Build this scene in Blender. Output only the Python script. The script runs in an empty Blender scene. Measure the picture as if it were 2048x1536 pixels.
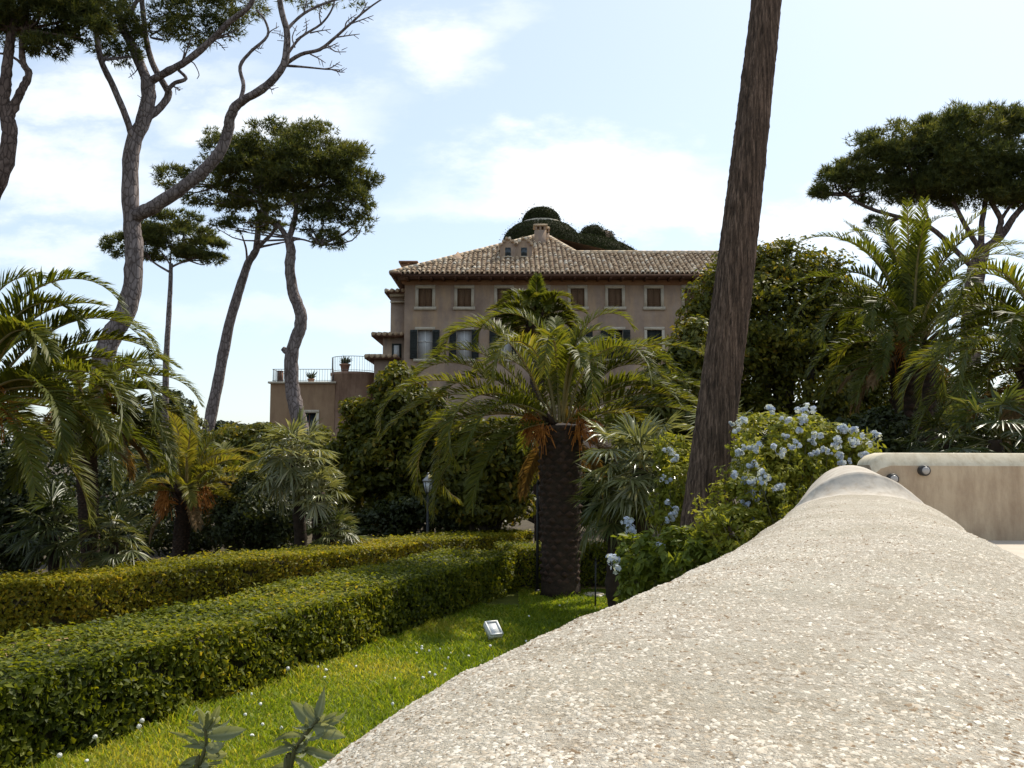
import bpy, math, numpy as np
from mathutils import Vector, Matrix
R = math.radians
rng = np.random.default_rng(7)
sc = bpy.context.scene
COL = sc.collection

# ------------------------------------------------------------------ camera
FPX, W2, H2, HOR = 1773.0, 1024.0, 768.0, 920.0
CZ = 1.95
TH = math.atan((HOR - H2) / FPX)
cam_d = bpy.data.cameras.new("camera")
cam = bpy.data.objects.new("camera", cam_d); COL.objects.link(cam)
cam.location = (0, 0, CZ); cam.rotation_euler = (math.pi/2 + TH, 0, 0)
cam_d.sensor_width = 36.0; cam_d.lens = 36.0*FPX/2048.0
cam_d.clip_start = 0.05; cam_d.clip_end = 6000
sc.camera = cam

def ray(px, py):
    u = (px-W2)/FPX; v = (H2-py)/FPX
    c, s = math.cos(TH), math.sin(TH)
    return np.array([u, c - v*s, s + v*c])
def P(px, py, d):                      # point of the place at forward distance d
    r = ray(px, py); return np.array([0, 0, CZ]) + r*(d/r[1])
def G(px, py, z=0.0):                  # point on the level z
    r = ray(px, py); return np.array([0, 0, CZ]) + r*((z-CZ)/r[2])
def M(d): return d/FPX                 # metres per photo pixel at distance d

# ------------------------------------------------------------------ sky and sun
SUN_AZ, SUN_EL = R(42), R(53)
SUN = np.array([math.sin(SUN_AZ)*math.cos(SUN_EL), math.cos(SUN_AZ)*math.cos(SUN_EL), math.sin(SUN_EL)])
world = bpy.data.worlds.new("World"); sc.world = world; world.use_nodes = True
nt = world.node_tree; nt.nodes.clear()
def N(t, ty, **kw):
    n = t.nodes.new(ty)
    for k, v in kw.items(): setattr(n, k, v)
    return n
def mth(t, op, a, b=None, clamp=False):
    n = N(t, 'ShaderNodeMath', operation=op); n.use_clamp = clamp
    for i, x in enumerate((a, b)):
        if x is None: continue
        if isinstance(x, (int, float)): n.inputs[i].default_value = x
        else: t.links.new(x, n.inputs[i])
    return n.outputs[0]
sky = N(nt, 'ShaderNodeTexSky', sky_type='NISHITA'); sky.sun_disc = False
sky.sun_elevation = SUN_EL; sky.sun_rotation = SUN_AZ; sky.altitude = 50
sky.air_density = 1.0; sky.dust_density = 1.3; sky.ozone_density = 1.1
tc = N(nt, 'ShaderNodeTexCoord')
sep = N(nt, 'ShaderNodeSeparateXYZ'); nt.links.new(tc.outputs['Generated'], sep.inputs[0])
yy = mth(nt, 'MAXIMUM', mth(nt, 'ABSOLUTE', sep.outputs[1]), 0.08)
uu = mth(nt, 'DIVIDE', sep.outputs[0], yy); vv = mth(nt, 'DIVIDE', sep.outputs[2], yy)
cmb = N(nt, 'ShaderNodeCombineXYZ'); nt.links.new(uu, cmb.inputs[0]); nt.links.new(vv, cmb.inputs[1])
nz = N(nt, 'ShaderNodeTexNoise'); nz.inputs['Scale'].default_value = 4.5; nz.inputs['Detail'].default_value = 7
nz.inputs['Roughness'].default_value = .62
mp = N(nt, 'ShaderNodeMapping'); mp.inputs['Scale'].default_value = (1.0, 2.2, 1)
nt.links.new(cmb.outputs[0], mp.inputs[0]); nt.links.new(mp.outputs[0], nz.inputs['Vector'])
nzc = N(nt, 'ShaderNodeVectorMath', operation='SUBTRACT'); nt.links.new(nz.outputs['Color'], nzc.inputs[0]); nzc.inputs[1].default_value = (.5, .5, .5)
nzs = N(nt, 'ShaderNodeVectorMath', operation='SCALE'); nt.links.new(nzc.outputs[0], nzs.inputs[0]); nzs.inputs['Scale'].default_value = .22
wv = N(nt, 'ShaderNodeVectorMath', operation='ADD'); nt.links.new(cmb.outputs[0], wv.inputs[0]); nt.links.new(nzs.outputs[0], wv.inputs[1])
total = None
for (px, py, a, b, k) in [(890, 110, 130, 95, .8), (1000, 40, 90, 60, .35), (1150, 370, 400, 85, .95), (1450, 410, 420, 60, .8), (560, 220, 260, 80, .75),
                          (140, 200, 330, 70, .7), (110, 330, 330, 80, .75), (150, 470, 420, 50, .5), (700, 640, 600, 60, .35), (1850, 430, 300, 80, .6), (300, 130, 260, 50, .45),
                          (-700, 250, 420, 90, .7), (2700, 300, 500, 90, .7), (1300, -500, 600, 160, .5), (200, -600, 500, 140, .5)]:
    r = ray(px, py); u0, v0 = r[0]/r[1], r[2]/r[1]
    s1 = N(nt, 'ShaderNodeVectorMath', operation='SUBTRACT'); nt.links.new(wv.outputs[0], s1.inputs[0]); s1.inputs[1].default_value = (u0, v0, 0)
    s2 = N(nt, 'ShaderNodeVectorMath', operation='MULTIPLY'); nt.links.new(s1.outputs[0], s2.inputs[0]); s2.inputs[1].default_value = (FPX/a, FPX/b, 0)
    s3 = N(nt, 'ShaderNodeVectorMath', operation='LENGTH'); nt.links.new(s2.outputs[0], s3.inputs[0])
    mr = N(nt, 'ShaderNodeMapRange', interpolation_type='SMOOTHSTEP'); nt.links.new(s3.outputs['Value'], mr.inputs[0])
    mr.inputs[1].default_value = 1.25; mr.inputs[2].default_value = .15; mr.inputs[3].default_value = 0; mr.inputs[4].default_value = k
    total = mr.outputs[0] if total is None else mth(nt, 'MAXIMUM', total, mr.outputs[0])
fine = mth(nt, 'ADD', mth(nt, 'MULTIPLY', nz.outputs['Fac'], 1.3), .22)
cl = mth(nt, 'MULTIPLY', total, fine, clamp=True)
cl = mth(nt, 'MULTIPLY', cl, mth(nt, 'MULTIPLY', mth(nt, 'ADD', sep.outputs[2], .02), 30, clamp=True))
mixc = N(nt, 'ShaderNodeMix', data_type='RGBA'); veil = N(nt, 'ShaderNodeMix', data_type='RGBA'); veil.inputs[0].default_value = .45; nt.links.new(sky.outputs[0], veil.inputs[6]); veil.inputs[7].default_value = (4.6, 5.2, 5.6, 1)
nt.links.new(cl, mixc.inputs[0]); nt.links.new(veil.outputs[2], mixc.inputs[6])
mixc.inputs[7].default_value = (6.6, 6.7, 6.7, 1)
bg = N(nt, 'ShaderNodeBackground'); bg.inputs[1].default_value = .115
nt.links.new(mixc.outputs[2], bg.inputs[0])
wo = N(nt, 'ShaderNodeOutputWorld'); nt.links.new(bg.outputs[0], wo.inputs[0])

sd = bpy.data.lights.new("sun", 'SUN'); sd.energy = 3.3; sd.angle = R(.53); sd.color = (1.0, .93, .79)
so = bpy.data.objects.new("sun", sd); COL.objects.link(so)
so.rotation_euler = Vector(SUN).to_track_quat('Z', 'Y').to_euler(); so.location = (20, 20, 40)

vs = sc.view_settings; vs.view_transform = 'Standard'; vs.look = 'None'; vs.exposure = 0.76; vs.gamma = 1; vs.use_curve_mapping = False
cy = sc.cycles; cy.max_bounces = 6; cy.diffuse_bounces = 3; cy.glossy_bounces = 2; cy.transmission_bounces = 3; cy.transparent_max_bounces = 6
cy.use_denoising = True; cy.denoiser = 'OPENIMAGEDENOISE'; cy.denoising_prefilter = 'ACCURATE'; cy.caustics_reflective = False; cy.caustics_refractive = False
cy.sample_clamp_indirect = 4

# ------------------------------------------------------------------ materials
def mat(name):
    m = bpy.data.materials.new(name); m.use_nodes = True; t = m.node_tree; t.nodes.clear()
    o = N(t, 'ShaderNodeOutputMaterial'); b = N(t, 'ShaderNodeBsdfPrincipled'); t.links.new(b.outputs[0], o.inputs[0])
    return m, t, b, o
def ramp(t, fac, stops):
    r = N(t, 'ShaderNodeValToRGB'); e = r.color_ramp.elements
    while len(e) < len(stops): e.new(.5)
    for el, (p, c) in zip(e, stops): el.position = p; el.color = (*c, 1)
    t.links.new(fac, r.inputs[0]); return r.outputs[0]
def noise(t, scale, detail=5, rough=.6, stretch=None):
    c = N(t, 'ShaderNodeTexCoord'); n = N(t, 'ShaderNodeTexNoise'); n.inputs['Scale'].default_value = scale
    n.inputs['Detail'].default_value = detail; n.inputs['Roughness'].default_value = rough
    if stretch:
        m = N(t, 'ShaderNodeMapping'); m.inputs['Scale'].default_value = stretch
        t.links.new(c.outputs['Object'], m.inputs[0]); t.links.new(m.outputs[0], n.inputs['Vector'])
    else: t.links.new(c.outputs['Object'], n.inputs['Vector'])
    return n.outputs['Fac']
def bump(t, b, h, strength, dist=.02):
    n = N(t, 'ShaderNodeBump'); n.inputs['Strength'].default_value = strength; n.inputs['Distance'].default_value = dist
    t.links.new(h, n.inputs['Height']); t.links.new(n.outputs[0], b.inputs['Normal'])
def mixc2(t, f, a, b):
    n = N(t, 'ShaderNodeMix', data_type='RGBA')
    for i, x in ((0, f), (6, a), (7, b)):
        if isinstance(x, (int, float)): n.inputs[i].default_value = x
        elif isinstance(x, tuple): n.inputs[i].default_value = (*x, 1)
        else: t.links.new(x, n.inputs[i])
    return n.outputs[2]
def leaf(name, stops, trans=.35, rough=.45, spec=.5, tcol=1.5):
    m, t, b, o = mat(name)
    a = N(t, 'ShaderNodeAttribute', attribute_name='tint'); c = ramp(t, a.outputs['Fac'], stops)
    t.links.new(c, b.inputs['Base Color']); b.inputs['Roughness'].default_value = rough; b.inputs['Specular IOR Level'].default_value = spec
    tr = N(t, 'ShaderNodeBsdfTranslucent')
    g = N(t, 'ShaderNodeVectorMath', operation='MULTIPLY'); t.links.new(c, g.inputs[0]); g.inputs[1].default_value = (1.25*tcol, 1.15*tcol, .55*tcol)
    t.links.new(g.outputs[0], tr.inputs[0])
    mx = N(t, 'ShaderNodeMixShader'); mx.inputs[0].default_value = trans
    t.links.new(b.outputs[0], mx.inputs[1]); t.links.new(tr.outputs[0], mx.inputs[2]); t.links.new(mx.outputs[0], o.inputs[0])
    return m
def plain(name, c1, c2, scale=8, rough=.8, bs=.3, stretch=None, bd=.02, spec=.3):
    m, t, b, o = mat(name); n = noise(t, scale, 6, .62, stretch)
    t.links.new(ramp(t, n, [(.3, c1), (.7, c2)]), b.inputs['Base Color']); b.inputs['Roughness'].default_value = rough
    b.inputs['Specular IOR Level'].default_value = spec
    if bs: bump(t, b, n, bs, bd)
    return m
MT = {}
MT['palm'] = leaf('palm_leaf', [(0, (.050, .066, .010)), (.55, (.110, .122, .016)), (.85, (.17, .155, .022)), (.95, (.20, .17, .03)), (1, (.34, .29, .15))], .45, .5, .25, 1.5)
MT['palm_dead'] = leaf('palm_dead_leaf', [(0, (.12, .07, .03)), (1, (.26, .16, .06))], .3, .6, .3, 1.1)
MT['rachis'] = plain('palm_rachis', (.12, .12, .03), (.22, .18, .06), 20, .4, 0)
MT['fan'] = leaf('fan_leaf', [(0, (.04, .062, .018)), (.6, (.095, .115, .035)), (1, (.19, .18, .07))], .35, .36, .5, 1.2)
MT['fan_silver'] = leaf('fan_leaf_silver', [(0, (.10, .115, .045)), (.6, (.23, .24, .105)), (1, (.44, .42, .25))], .34, .26, .8, 1.05)
MT['pine'] = leaf('pine_needle', [(0, (.042, .058, .018)), (.6, (.105, .118, .032)), (1, (.19, .175, .045))], .38, .55, .3, 1.4)
MT['broad'] = leaf('broad_leaf', [(0, (.040, .050, .007)), (.55, (.105, .108, .012)), (.85, (.20, .17, .018)), (1, (.30, .19, .025))], .38, .52, .24, 1.5)
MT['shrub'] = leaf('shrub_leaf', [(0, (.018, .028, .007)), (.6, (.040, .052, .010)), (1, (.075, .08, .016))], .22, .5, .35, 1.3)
MT['shrub_yellow'] = leaf('shrub_leaf_yellow', [(0, (.055, .07, .009)), (.6, (.13, .13, .017)), (1, (.24, .18, .024))], .35, .5, .35, 1.4)
MT['far_green'] = leaf('far_leaf', [(0, (.03, .045, .025)), (1, (.06, .075, .04))], .2, .6, .2, 1.0)
MT['hedge'] = leaf('hedge_leaf', [(0, (.045, .062, .006)), (.5, (.15, .17, .012)), (.85, (.25, .24, .018)), (1, (.32, .25, .03))], .42, .55, .22, 1.55)
MT['hedge2'] = leaf('hedge_leaf_yellow', [(0, (.09, .10, .008)), (.5, (.21, .205, .014)), (1, (.38, .28, .03))], .42, .55, .22, 1.55)
MT['twig'] = plain('hedge_twig', (.018, .018, .007), (.05, .045, .016), 25, .9, .5)
MT['grass'] = leaf('grass_blade', [(0, (.11, .165, .012)), (.6, (.225, .295, .020)), (1, (.42, .38, .06))], .45, .5, .3, 1.35)
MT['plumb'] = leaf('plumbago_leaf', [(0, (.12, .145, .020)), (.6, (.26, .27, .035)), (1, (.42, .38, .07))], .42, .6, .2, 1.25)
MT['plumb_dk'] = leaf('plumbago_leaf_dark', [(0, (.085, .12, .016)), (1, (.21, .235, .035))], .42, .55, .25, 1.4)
MT['petal'] = leaf('plumbago_petal', [(0, (.44, .52, .78)), (1, (.72, .77, .90))], .4, .6, .3, .75)
MT['sage'] = leaf('woolly_leaf', [(0, (.15, .17, .085)), (1, (.33, .35, .24))], .35, .85, .1, 1.1)
MT['stem'] = plain('stem', (.06, .07, .02), (.14, .12, .05), 15, .7, 0)
MT['ivy'] = leaf('ivy_leaf', [(0, (.016, .020, .008)), (.6, (.032, .040, .012)), (1, (.06, .055, .028))], .1, .9, .05, 1.0)
def barkmat(name, a, c, crack):
    m, t, b, o = mat(name); tcn = N(t, 'ShaderNodeTexCoord'); mpn = N(t, 'ShaderNodeMapping'); mpn.inputs['Scale'].default_value = (1, 1, .42); t.links.new(tcn.outputs['Object'], mpn.inputs[0])
    v = N(t, 'ShaderNodeTexVoronoi', feature='DISTANCE_TO_EDGE'); v.inputs['Scale'].default_value = 8; t.links.new(mpn.outputs[0], v.inputs['Vector'])
    n = noise(t, 5, 6, .62, (1, 1, .35)); col = ramp(t, n, [(.3, a), (.7, c)]); k = ramp(t, v.outputs['Distance'], [(.0, (1, 1, 1)), (.13, (0, 0, 0))])
    t.links.new(mixc2(t, mth(t, 'MULTIPLY', k, .75), col, crack), b.inputs['Base Color']); b.inputs['Roughness'].default_value = .95; b.inputs['Specular IOR Level'].default_value = .15
    bump(t, b, mth(t, 'ADD', mth(t, 'MINIMUM', v.outputs['Distance'], .15), mth(t, 'MULTIPLY', n, .12)), 1.0, .10); return m
MT['pine_bark'] = barkmat('pine_bark', (.12, .095, .088), (.30, .25, .235), (.05, .036, .03))
MT['pine_bark2'] = barkmat('pine_bark_brown', (.08, .056, .047), (.20, .145, .12), (.03, .02, .016))
MT['bark'] = plain('tree_bark', (.035, .028, .02), (.09, .07, .05), 6, .9, .6, (1, 1, .3), .04)
MT['palm_trunk'] = plain('palm_trunk', (.018, .012, .008), (.055, .036, .023), 9, .9, .6, (1, 1, 1.5), .03)
MT['boot'] = plain('palm_leaf_base', (.020, .012, .008), (.085, .047, .030), 14, .85, .5, None, .02)
MT['fibre'] = plain('orange_fruit_stalk', (.26, .075, .012), (.50, .20, .03), 18, .7, 0)
def trunkmat():
    m, t, b, o = mat('fibrous_trunk'); n = noise(t, 42, 6, .75, (1, 1, .05)); n2 = noise(t, 2.2, 4, .6, (1, 1, .5))
    c = ramp(t, n, [(.36, (.018, .011, .007)), (.5, (.090, .057, .040)), (.64, (.24, .16, .115))])
    c = mixc2(t, mth(t, 'MULTIPLY', n2, .35), c, (.075, .058, .044))
    t.links.new(c, b.inputs['Base Color']); b.inputs['Roughness'].default_value = .95; bump(t, b, n, .8, .02); b.inputs['Specular IOR Level'].default_value = .2
    return m
MT['lean'] = trunkmat()
def stonemat():
    m, t, b, o = mat('roughcast'); n = noise(t, 3, 7, .65); n3 = noise(t, 110, 5, .75); n4 = noise(t, 300, 3, .65); n5 = noise(t, 14, 5, .6)
    c1 = ramp(t, n3, [(.36, (.25, .185, .12)), (.46, (.50, .435, .35)), (.60, (.60, .55, .465))])
    c1 = mixc2(t, mth(t, 'MULTIPLY', ramp(t, n4, [(.52, (0, 0, 0)), (.66, (1, 1, 1))]), .5), c1, (.64, .59, .50))
    c1 = mixc2(t, mth(t, 'MULTIPLY', ramp(t, n, [(.45, (0, 0, 0)), (.68, (1, 1, 1))]), .6), c1, (.51, .475, .385))
    c1 = mixc2(t, mth(t, 'MULTIPLY', ramp(t, n5, [(.58, (0, 0, 0)), (.72, (1, 1, 1))]), .45), c1, (.27, .20, .13))
    c1 = mixc2(t, mth(t, 'MULTIPLY', ramp(t, noise(t, 2.6, 6, .65), [(.44, (0, 0, 0)), (.62, (1, 1, 1))]), .36), c1, (.32, .265, .185))
    t.links.new(c1, b.inputs['Base Color']); b.inputs['Roughness'].default_value = .95; b.inputs['Specular IOR Level'].default_value = .12
    h = mth(t, 'ADD', n3, mth(t, 'MULTIPLY', n4, .6)); bump(t, b, h, 1.0, .009)
    return m
MT['stone'] = stonemat()
def pebmat():
    m, t, b, o = mat('pebble'); a = N(t, 'ShaderNodeAttribute', attribute_name='tint')
    pc = (ramp(t, a.outputs['Fac'], [(0, (.17, .11, .06)), (.15, (.40, .325, .24)), (.55, (.56, .50, .415)), (1, (.70, .66, .58))]))
    pc = mixc2(t, mth(t, 'MULTIPLY', ramp(t, noise(t, 2.6, 6, .65), [(.44, (0, 0, 0)), (.62, (1, 1, 1))]), .36), pc, (.32, .265, .185))
    pc = mixc2(t, mth(t, 'MULTIPLY', ramp(t, noise(t, 14, 5, .6), [(.58, (0, 0, 0)), (.72, (1, 1, 1))]), .4), pc, (.27, .20, .13))
    t.links.new(pc, b.inputs['Base Color'])
    b.inputs['Roughness'].default_value = .85; b.inputs['Specular IOR Level'].default_value = .25; return m
MT['pebble'] = pebmat()
def plaster(name, a, b2, stain, sc1=.6, st=.5, bs=.25):
    m, t, b, o = mat(name); n = noise(t, sc1, 7, .65); n2 = noise(t, sc1*3, 6, .7, (1, 1, .25)); n3 = noise(t, 30/(1+sc1), 3)
    c = ramp(t, n, [(.3, a), (.7, b2)]); c = mixc2(t, mth(t, 'MULTIPLY', ramp(t, n2, [(.45, (0, 0, 0)), (.72, (1, 1, 1))]), st), c, stain)
    t.links.new(c, b.inputs['Base Color']); b.inputs['Roughness'].default_value = .95; b.inputs['Specular IOR Level'].default_value = .15; bump(t, b, n3, bs, .02)
    return m
MT['smooth'] = plaster('smooth_render', (.40, .36, .31), (.52, .47, .40), (.29, .23, .17), 6, .7, .7)
MT['tan'] = plaster('tan_plaster', (.42, .32, .22), (.54, .43, .30), (.26, .18, .12), 2.2, .75, .5)
MT['cream'] = plaster('cream_coping', (.56, .49, .36), (.64, .57, .44), (.36, .28, .18), 5, .7)
MT['facade'] = plaster('facade_plaster', (.215, .15, .115), (.43, .325, .25), (.48, .33, .20), .7, .9)
MT['eaves_shade_chimney'] = plaster('eaves_shade_and_chimney_plaster', (.28, .14, .08), (.40, .25, .15), (.20, .09, .06), .6, .6)  # brown for the eaves' shadow painted on the wall, and for one chimney
MT['brick'] = plaster('old_brick_wall', (.24, .145, .105), (.36, .24, .17), (.15, .085, .06), .9, .8, .6)
MT['ochre'] = plaster('ochre_wall', (.27, .17, .10), (.35, .235, .145), (.17, .10, .065), .7, .6)
MT['frame'] = plaster('window_surround', (.52, .45, .35), (.60, .53, .42), (.34, .28, .2), 2, .5)
MT['wood'] = plain('brown_shutter', (.12, .07, .04), (.19, .115, .065), 6, .7, .2, (1, 1, .2))
MT['soffit'] = plain('eaves_wood', (.09, .045, .03), (.15, .075, .045), 4, .8, .2)
MT['green'] = plain('green_shutter', (.018, .022, .020), (.032, .036, .032), 6, .6, .2, (1, 1, .2))
MT['curtain'] = plain('white_curtain', (.42, .43, .43), (.60, .60, .60), 3, .6, .2, (8, 1, .1))
m, t, b, o = mat('dark_glass'); b.inputs['Base Color'].default_value = (.03, .04, .045, 1); b.inputs['Roughness'].default_value = .08; MT['glass'] = m
def tilemat():
    m, t, b, o = mat('roof_tile'); oi = N(t, 'ShaderNodeObjectInfo'); a = N(t, 'ShaderNodeAttribute', attribute_name='tint')
    n = noise(t, 7, 5, .65); f = mth(t, 'FRACT', mth(t, 'ADD', oi.outputs['Random'], a.outputs['Fac']))
    c = ramp(t, f, [(0, (.38, .26, .165)), (.35, (.46, .335, .215)), (.7, (.53, .405, .275)), (.9, (.60, .49, .36)), (1, (.68, .60, .48))])
    c = mixc2(t, mth(t, 'MULTIPLY', ramp(t, n, [(.5, (0, 0, 0)), (.7, (1, 1, 1))]), .35), c, (.28, .20, .13))
    t.links.new(c, b.inputs['Base Color']); b.inputs['Roughness'].default_value = .9; b.inputs['Specular IOR Level'].default_value = .2; bump(t, b, n, .4, .02); return m
MT['tile'] = tilemat()
MT['channel'] = plain('roof_channel', (.20, .135, .09), (.30, .21, .14), 5, .9, .3)
MT['soil'] = plain('soil', (.035, .026, .016), (.09, .07, .04), 3, .95, .6)
MT['lawn'] = plain('lawn_ground', (.07, .088, .008), (.13, .14, .014), 6, .95, .5)
MT['gravel'] = plain('gravel_path', (.30, .19, .09), (.44, .30, .16), 20, .95, .5)
MT['pave'] = plain('terrace_paving', (.42, .36, .29), (.54, .47, .39), 4, .9, .2)
MT['white'] = plain('white_paint', (.70, .70, .68), (.82, .82, .80), 8, .5, .05)
MT['metal'] = plain('dark_metal', (.018, .018, .018), (.04, .04, .04), 8, .5, .1)
MT['steel'] = plain('dull_steel', (.20, .20, .20), (.34, .33, .32), 10, .35, .1); MT['steel'].node_tree.nodes['Principled BSDF'].inputs['Metallic'].default_value = .7
MT['iron'] = plain('weathered_iron', (.10, .10, .10), (.20, .20, .20), 8, .6, .1)
MT['terra'] = plain('terracotta', (.30, .15, .09), (.42, .23, .15), 6, .85, .2)
m, t, b, o = mat('lamp_glass'); b.inputs['Base Color'].default_value = (.62, .64, .65, 1); b.inputs['Roughness'].default_value = .3; MT['lens'] = m
m, t, b, o = mat('wall_lamp_glass'); b.inputs['Base Color'].default_value = (.34, .32, .30, 1); b.inputs['Roughness'].default_value = .25; MT['lens_dim'] = m
MT['fluff'] = plain('flower_white', (.70, .70, .66), (.85, .85, .80), 40, .8, .3)

# ------------------------------------------------------------------ mesh helpers
def build(name, V, F, material, parent=None, tint=None, smooth=False, origin=None):
    """V (n,3) in place coordinates, F list of (m,k) index arrays; one mesh object."""
    V = np.asarray(V, dtype=np.float64)
    if not isinstance(F, list): F = [F]
    F = [np.asarray(f, dtype=np.int32) for f in F if len(f)]
    org = np.zeros(3)
    if parent is not None: org = np.array(parent['_o'])
    elif origin is not None: org = np.array(origin, float)
    me = bpy.data.meshes.new(name)
    loops = np.concatenate([f.ravel() for f in F]); tot = np.concatenate([np.full(len(f), f.shape[1], np.int32) for f in F])
    start = np.concatenate([[0], np.cumsum(tot)[:-1]]).astype(np.int32)
    me.vertices.add(len(V)); me.vertices.foreach_set('co', (V - org).astype(np.float32).ravel())
    me.loops.add(len(loops)); me.loops.foreach_set('vertex_index', loops)
    me.polygons.add(len(tot)); me.polygons.foreach_set('loop_start', start); me.polygons.foreach_set('loop_total', tot)
    if smooth: me.polygons.foreach_set('use_smooth', np.ones(len(tot), bool))
    if tint is not None:
        a = me.attributes.new('tint', 'FLOAT', 'POINT'); a.data.foreach_set('value', np.clip(tint, 0, 1).astype(np.float32))
    me.update(calc_edges=True); me.validate()
    me.materials.append(material)
    ob = bpy.data.objects.new(name, me); COL.objects.link(ob)
    ob['_o'] = [float(x) for x in org]
    if parent is not None: ob.parent = parent
    else: ob.location = org
    return ob
def thing(name, label, cat, loc, group=None):
    o = bpy.data.objects.new(name, None); COL.objects.link(o); o.empty_display_size = .2
    o.location = [float(x) for x in loc]; o['_o'] = [float(x) for x in loc]; tag(o, label, cat, group); return o
def tag(o, label=None, cat=None, group=None, kind=None):
    if label: o['label'] = label
    if cat: o['category'] = cat
    if group: o['group'] = group
    if kind: o['kind'] = kind
    return o
class MB:
    def __init__(s): s.V = []; s.F = {}; s.n = 0; s.T = []
    def add(s, V, F, tint=0.5):
        V = np.asarray(V, float); F = F if isinstance(F, list) and np.ndim(F[0]) == 2 else [F]
        for f in F:
            f = np.asarray(f, int)
            if len(f): s.F.setdefault(f.shape[1], []).append(f + s.n)
        s.V.append(V); s.n += len(V); s.T.append(np.broadcast_to(tint, (len(V),)).astype(float)); return s
    def box(s, c, size, rot=None, tint=.5):
        v = np.array([[x, y, z] for x in (-.5, .5) for y in (-.5, .5) for z in (-.5, .5)])*np.array(size)
        if rot is not None: v = v @ np.array(rot).T
        return s.add(v + np.array(c), [[0,1,3,2],[4,6,7,5],[0,4,5,1],[2,3,7,6],[0,2,6,4],[1,5,7,3]], tint)
    def build(s, name, material, parent=None, **k):
        return build(name, np.concatenate(s.V), [np.concatenate(f) for f in s.F.values()], material, parent, tint=np.concatenate(s.T), **k)
def tube(pts, rad, n=10, jit=0., cap=True, sub=1):
    pts = np.asarray(pts, float); rad = np.broadcast_to(rad, (len(pts),)).astype(float)
    if sub > 1 and len(pts) > 2:      # catmull-rom
        q = np.vstack([2*pts[0]-pts[1], pts, 2*pts[-1]-pts[-2]]); out = []; ro = []
        for i in range(len(pts)-1):
            for k in range(sub):
                t = k/sub; a, b_, c, d = q[i], q[i+1], q[i+2], q[i+3]
                out.append(.5*((2*b_)+(-a+c)*t+(2*a-5*b_+4*c-d)*t*t+(-a+3*b_-3*c+d)*t**3)); ro.append(rad[i]*(1-t)+rad[i+1]*t)
        out.append(pts[-1]); ro.append(rad[-1]); pts = np.array(out); rad = np.array(ro)
    T = np.gradient(pts, axis=0); T /= np.linalg.norm(T, axis=1)[:, None]+1e-9
    ref = np.array([0.0, 1.0, .13]); A = np.cross(T, ref); A /= np.linalg.norm(A, axis=1)[:, None]+1e-9; B = np.cross(T, A)
    th = np.linspace(0, 2*np.pi, n, endpoint=False)
    r = rad[:, None]*(1 + jit*rng.standard_normal((len(pts), n)))
    V = pts[:, None, :] + r[..., None]*(np.cos(th)[None, :, None]*A[:, None, :] + np.sin(th)[None, :, None]*B[:, None, :])
    i, j = np.meshgrid(np.arange(len(pts)-1), np.arange(n), indexing='ij')
    F = [np.stack([i*n+j, i*n+(j+1) % n, (i+1)*n+(j+1) % n, (i+1)*n+j], -1).reshape(-1, 4)]
    V = V.reshape(-1, 3)
    if cap:
        V = np.vstack([V, pts[-1], pts[0]]); k = len(V)-2; l = (len(pts)-1)*n; jj = np.arange(n)
        F.append(np.stack([l+jj, l+(jj+1) % n, np.full(n, k)], -1)); F.append(np.stack([(jj+1) % n, jj, np.full(n, k+1)], -1))
    return V, F
def unit(v): return v/(np.linalg.norm(v, axis=-1, keepdims=True)+1e-9)
def leaves(C, Nn, size, aspect=.5, fold=.25, long=None):
    """diamond leaves at C facing Nn; returns V,F,count"""
    n = len(C); Nn = unit(Nn); L = unit(np.cross(Nn, rng.standard_normal((n, 3)))) if long is None else unit(long)
    S = unit(np.cross(L, Nn)); s = (size*np.ones(n))[:, None]
    base = C - L*s*.5; tip = C + L*s*.5; m = C - L*s*.05
    a = m + S*s*aspect*.5 + Nn*s*fold*.5; b_ = m - S*s*aspect*.5 + Nn*s*fold*.5
    V = np.stack([base, a, tip, b_], 1).reshape(-1, 3); k = np.arange(n)[:, None]*4
    F = np.concatenate([k+np.array([0, 1, 2]), k+np.array([0, 2, 3])]); return V, F
def lobes_points(lobes, n, sub=26, subr=.33, fill=.25):
    """uneven points through clumps spread over ellipsoid lobes: lobes [(c,r3)], returns points, outward dirs"""
    vol = np.array([l[1][0]*l[1][2] for l in lobes]); vol = vol/vol.sum(); P_, D_ = [], []
    for (c, r), w in zip(lobes, vol):
        k = int(n*w); ns = max(6, int(sub*(.6+.8*rng.random())))
        u = unit(rng.standard_normal((ns, 3))); u[:, 2] = np.where(u[:, 2] < -.75, -u[:, 2], u[:, 2])
        sc_ = c + u*r*(.74+.3*rng.random((ns, 1))); sr = subr*(.5+.9*rng.random(ns))
        w2 = sr**2; w2 /= w2.sum(); idx = rng.choice(ns, k, p=w2)
        q = unit(rng.standard_normal((k, 3)))*(rng.random((k, 1))**.45)
        p = sc_[idx] + q*(sr[idx][:, None])*r*np.array([1, 1, .8]); kk = int(k*fill)
        p[:kk] = c + unit(rng.standard_normal((kk, 3)))*r*(.45+.5*rng.random((kk, 1)))
        P_.append(p); D_.append(unit((p-c)/r) + .6*q)
    return np.concatenate(P_), np.concatenate(D_)
def clumptint(p, s=1.3, a=.45):
    f = np.sin(p[:, 0]*s*2.1+1.3)*np.sin(p[:, 1]*s*1.7+.4)*np.sin(p[:, 2]*s*2.6+2.)
    return np.clip(.42 + a*f*.5 + .22*rng.standard_normal(len(p)), 0, 1)
def grid_faces(a, b, closed=False):
    i, j = np.meshgrid(np.arange(a-1), np.arange(b if closed else b-1), indexing='ij')
    return np.stack([i*b+j, i*b+(j+1) % b, (i+1)*b+(j+1) % b, (i+1)*b+j], -1).reshape(-1, 4)
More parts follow.
